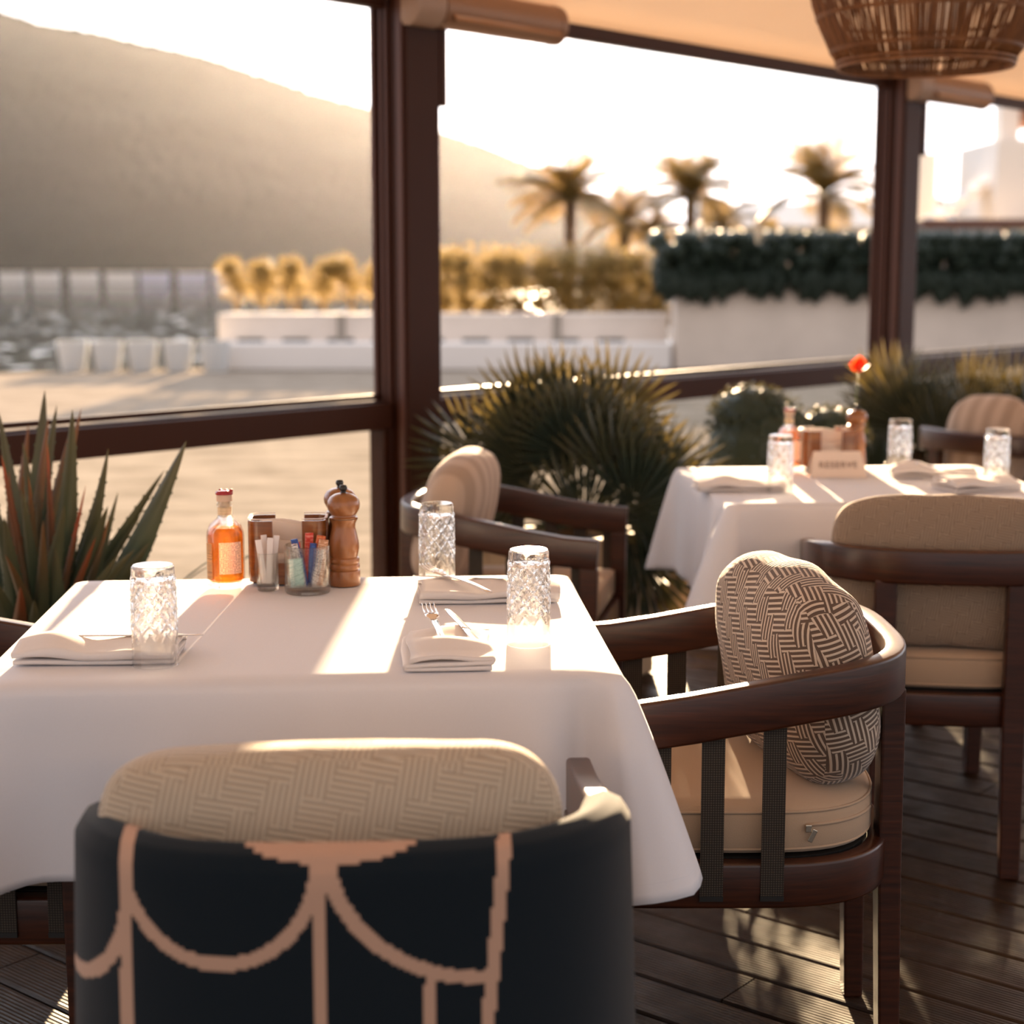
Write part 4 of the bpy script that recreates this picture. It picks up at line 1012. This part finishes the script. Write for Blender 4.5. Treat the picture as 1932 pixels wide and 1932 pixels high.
for i, (x, la) in enumerate(((-3.95, 'golden backlit shrub on the quay wall, leftmost of the row'), (-3.55, 'golden backlit shrub on the quay wall, second from left'), (-3.12, 'golden backlit shrub on the quay wall, third from left'), (-2.72, 'golden backlit shrub on the quay wall, fourth from left'), (-2.32, 'golden backlit shrub on the quay wall, fifth from left'), (-1.93, 'golden backlit shrub on the quay wall, just left of the post'))):
    t = thing('wall_shrub', la, 'shrub', (x, 23.6, .60), 0, 'row of golden shrubs'); b = MB(); hh = rnd.uniform(.0, .08)
    cs = [((rnd.uniform(-.05, .05), 0, .46+hh), (.30, .22, .30)), ((rnd.uniform(-.1, .1), 0, .68+hh), (.22, .2, .20))]
    leaf_mass(b, cs, 1100, .034, i+30, shell=.2); b.build('foliage', M_sunlit, t, recalc=False)
    b = MB()
    for k in range(3): b.tube([(rnd.uniform(-.03, .03), 0, -.6), (rnd.uniform(-.08, .08), 0, .1), (rnd.uniform(-.15, .15), 0, .5)], .012, 5)
    b.build('stems', M_sunlit, t, smooth=180)
# palms (trees)
M_frond = foliage('palm_frond', (.10,.075,.025), (.16,.115,.04), (.50,.32,.10), .22)
M_trunk = plain('palm_trunk', (.16,.10,.06), .9, bump=.5)
def frond_mesh(seed):
    r_ = random.Random(seed); b = MB(); L = 1.0
    c = lambda u: Vector((u*.92*L*(1-.12*u*u), 0, .42*L*u-.72*L*u*u))
    b.tube([c(k/10) for k in range(11)], [.018*(1-k/11) for k in range(11)], 4)
    for k in range(3, 34):
        u = k/34; p = c(u); tdir = (c(u+.02)-c(u-.02)).normalized(); ll = .30*math.sin(u*math.pi*.9+.25)*r_.uniform(.85, 1.1)
        for sd in (-1, 1):
            e = p+tdir*ll*.55+Vector((0, sd*ll*.75, -ll*.35)); m_ = (p+e)/2+Vector((0, 0, .03)); wv = tdir*.009
            b.add([p-wv, p+wv, m_+wv*1.2, m_-wv*1.2, e], [(0, 1, 2, 3), (3, 2, 4)])
    me = b.mesh('frond', None, False, False); me.materials.append(M_frond); return me
FR = [frond_mesh(1), frond_mesh(2)]
def palm(label, x, y, ztop_, spread, n, lean=0, th=.11):
    t = thing('palm_tree', label, 'palm', (x, y, -.05), 0, 'palms beyond the hedge'); z = ztop_
    b = MB(); b.tube([(0, 0, 0), (lean*.3, 0, z*.5), (lean, 0, z)], [th*1.2, th, th*1.1], 10); b.build('trunk', M_trunk, t, smooth=180)
    for k in range(n):
        o = bpy.data.objects.new('frond', FR[k % 2]); COL.objects.link(o); o.parent = t; o.location = (lean, 0, z)
        o.rotation_euler = (0, R(rnd.choice([-66, -48, -32, -16, 0, 14])+rnd.uniform(-8, 8)), k*2.399); s = spread*rnd.uniform(.85, 1.1); o.scale = (s, s, s)
    return t
palm('bushy palm tree at the left of the far group, low crown', 1.22, 35, 2.75, 1.75, 26)
palm('small palm tree partly behind the bushy palm', 2.42, 36, 2.30, 1.2, 18)
palm('tall upright palm tree in the middle of the far group', 3.85, 36, 2.85, 1.75, 26)
palm('short bushy palm right beside the tall upright palm', 4.75, 38, 2.25, 1.3, 18)
palm('palm tree with arching fronds nearest the second post', 6.35, 34, 2.80, 1.75, 24)
palm('tiny young palm between the two tall palms', 5.55, 36, 1.9, .8, 12)
palm('small palm in the gap left of the tall palm', 3.15, 36, 2.2, 1.05, 16)
# houses
M_plaster = plain('white_plaster', (.78,.75,.72), .8); M_roof = plain('pale_roof', (.70,.62,.55), .8); M_wind = plain('dark_window', (.10,.10,.11), .2); M_fascia = plain('brown_fascia', (.10,.045,.035), .6); M_terra = plain('terracotta_tiles', (.38,.17,.09), .8)
def house(label, loc, w, d, h, roof=.0, wins=(), rz=0, rm=None):
    t = thing('house', label, 'building', loc, rz, None)
    b = MB(); b.box((0, 0, h/2), (w, d, h)); b.build('walls', M_plaster, t)
    if roof:
        b = MB(); b.add([(-w/2-.2, -d/2-.2, h), (w/2+.2, -d/2-.2, h), (w/2+.2, d/2+.2, h), (-w/2-.2, d/2+.2, h), (-w/2-.2, 0, h+roof), (w/2+.2, 0, h+roof)], [(0, 1, 5, 4), (2, 3, 4, 5), (0, 4, 3), (1, 2, 5), (0, 3, 2, 1)]); b.build('roof', rm or M_roof, t)
    for x, z, ww, hh in wins:
        b = MB(); b.box((x, -d/2-.01, z), (ww, .06, hh)); f = b.build('window', M_white2, t); b = MB(); b.box((x, -d/2-.045, z), (ww-.12, .02, hh-.12)); b.build('pane', M_wind, f)
    return t
house('pale low house with flat gable behind the palms', (9.6, 52, -.05), 7.0, 6, 2.6, .75, ((-1.8, 1.6, .8, .9), (.6, 1.6, .8, .9), (2.2, 1.6, .8, .9)))
t = thing('terrace_building', 'white stepped terrace building with stairs at the right edge', 'building', (11.0, 36, .22))
def part(nm, c, s_, m): b = MB(); b.box(c, s_); return b.build(nm, m, t, bevel=.01)
part('fascia', (-.4, -2.0, 1.98), (4.6, .5, .22), M_fascia); part('lower_wall', (-.4, -1.6, .81), (4.6, .3, 2.16), M_stone)
part('storey', (1.3, .4, 2.9), (4.4, 3, 1.7), M_plaster); part('tower', (-.12, 1.0, 3.0), (.42, .5, 3.8), M_plaster)
part('upper_storey', (2.3, 1.2, 4.7), (4.2, 3, .9), M_terra); part('annex', (-1.55, 2.5, 2.6), (.5, .6, 2.2), M_plaster)
for k in range(8): part('stair', (-1.95+k*.23, -.3, 2.15+k*.17), (.26, .9, .16), M_white2)
for k in range(9): part('pergola_slat', (.55+k*.26, -.2, 4.55), (.09, .3, .95), M_terra)
for x in (1.0, 2.2, 3.2): w_ = part('window', (x, -1.12, 2.8), (.7, .06, .9), M_white2); b = MB(); b.box((x, -1.16, 2.8), (.56, .03, .76)); b.build('pane', M_wind, t).parent = w_
part('balcony_wall', (1.0, -.6, 3.7), (1.0, 1.2, .45), M_plaster)
# far shore houses
for i in range(7):
    la = ('pale' if i < 4 else 'bluish white')+' little building on the far shore, '+('leftmost of the row', 'second from the left', 'third from the left', 'fourth from the left', 'fifth from the left', 'sixth from the left', 'nearest the golden shrubs')[i]
    x = -96+i*6.9+rnd.uniform(-.6, .6)
    tt = thing('shore_house', la, 'building', (x, 318, -1.8), 0, 'far shore buildings'); w = rnd.uniform(4, 5.2)
    b = MB(); b.box((0, 0, 1.1), (w, 4, 2.2)); b.build('walls', M_plaster if i < 4 else plain('blue_white', (.55,.56,.70), .8), tt)
    b = MB(); b.box((0, 0, 2.3), (w+.4, 4.4, .25)); b.build('roof', M_roof, tt)
# mountain
RIDGE = [(-600, 62), (-300, 30), (0, 30), (100, 62), (200, 77), (300, 100), (430, 128), (520, 158), (600, 186), (700, 212), (833, 256), (950, 296), (1050, 332), (1120, 372), (1230, 420), (1330, 455), (1500, 490), (2400, 500)]
def ridge_y(px):
    for (a, ya), (c, yc) in zip(RIDGE, RIDGE[1:]):
        if a <= px <= c: return lerp(ya, yc, (px-a)/(c-a))
    return 500
def mtn(u, v):
    Y = lerp(322, 440, v); px = lerp(-600, 2400, u); X = (px-966)/3100*440*lerp(.8, 1.0, v)
    top = 1.33+440*(505-ridge_y(px))/3100
    z = -2.2+(top+2.2)*(v**.85)
    n_ = noise.noise(Vector((X*.012, Y*.012, 0)))*1.5*math.sin(v*math.pi)+noise.noise(Vector((X*.05, Y*.05, 3)))*.9*min(1, v*3)+noise.noise(Vector((X*.5, Y*.4, 5)))*.55*min(1, v*4)
    return (X, Y, z+n_)
b = MB(); b.grid(mtn, 420, 60)
km = NT('wooded_slope'); f = km.noise(km.mapping(km.tc(), (.06,.06,.06)), 1.0, 6, .7); km.P(Base_Color=km.mix(f, (.022,.023,.020), (.05,.048,.042)), Roughness=.95, Specular_IOR_Level=.1)
o = b.build('mountain', km.m, smooth=180); struct(o); o['label'] = 'hazy wooded mountain across the water'
def hill2(u, v):
    px = lerp(1250, 2300, u); Y = lerp(460, 520, v); X = (px-966)/3100*520; yy = 505-135*math.exp(-((px-1680)/230)**2)-12*math.exp(-((px-1420)/60)**2)
    return (X, Y, -2+(3.33+520*(505-yy)/3100)*sstep(v*1.2))
b = MB(); b.grid(hill2, 60, 10); o = b.build('hill', km.m, smooth=180); struct(o); o['label'] = 'low hazy hill behind the palms'
# evening haze over the water and the slopes (real volume, beyond the quay)
kh = bpy.data.materials.new('evening_haze'); kh.use_nodes = True; ht = kh.node_tree; ht.nodes.remove(ht.nodes['Principled BSDF'])
vs_ = ht.nodes.new('ShaderNodeVolumeScatter'); vs_.inputs['Color'].default_value = (.92, .93, 1.0, 1); vs_.inputs['Density'].default_value = .000060; vs_.inputs['Anisotropy'].default_value = .74
ht.links.new(vs_.outputs[0], ht.nodes['Material Output'].inputs['Volume'])
b = MB(); b.box((0, 480, 120), (2400, 780, 260)); o = b.build('haze', kh); tag(o, 'thin golden evening haze over water and mountain', 'haze', kind='stuff')
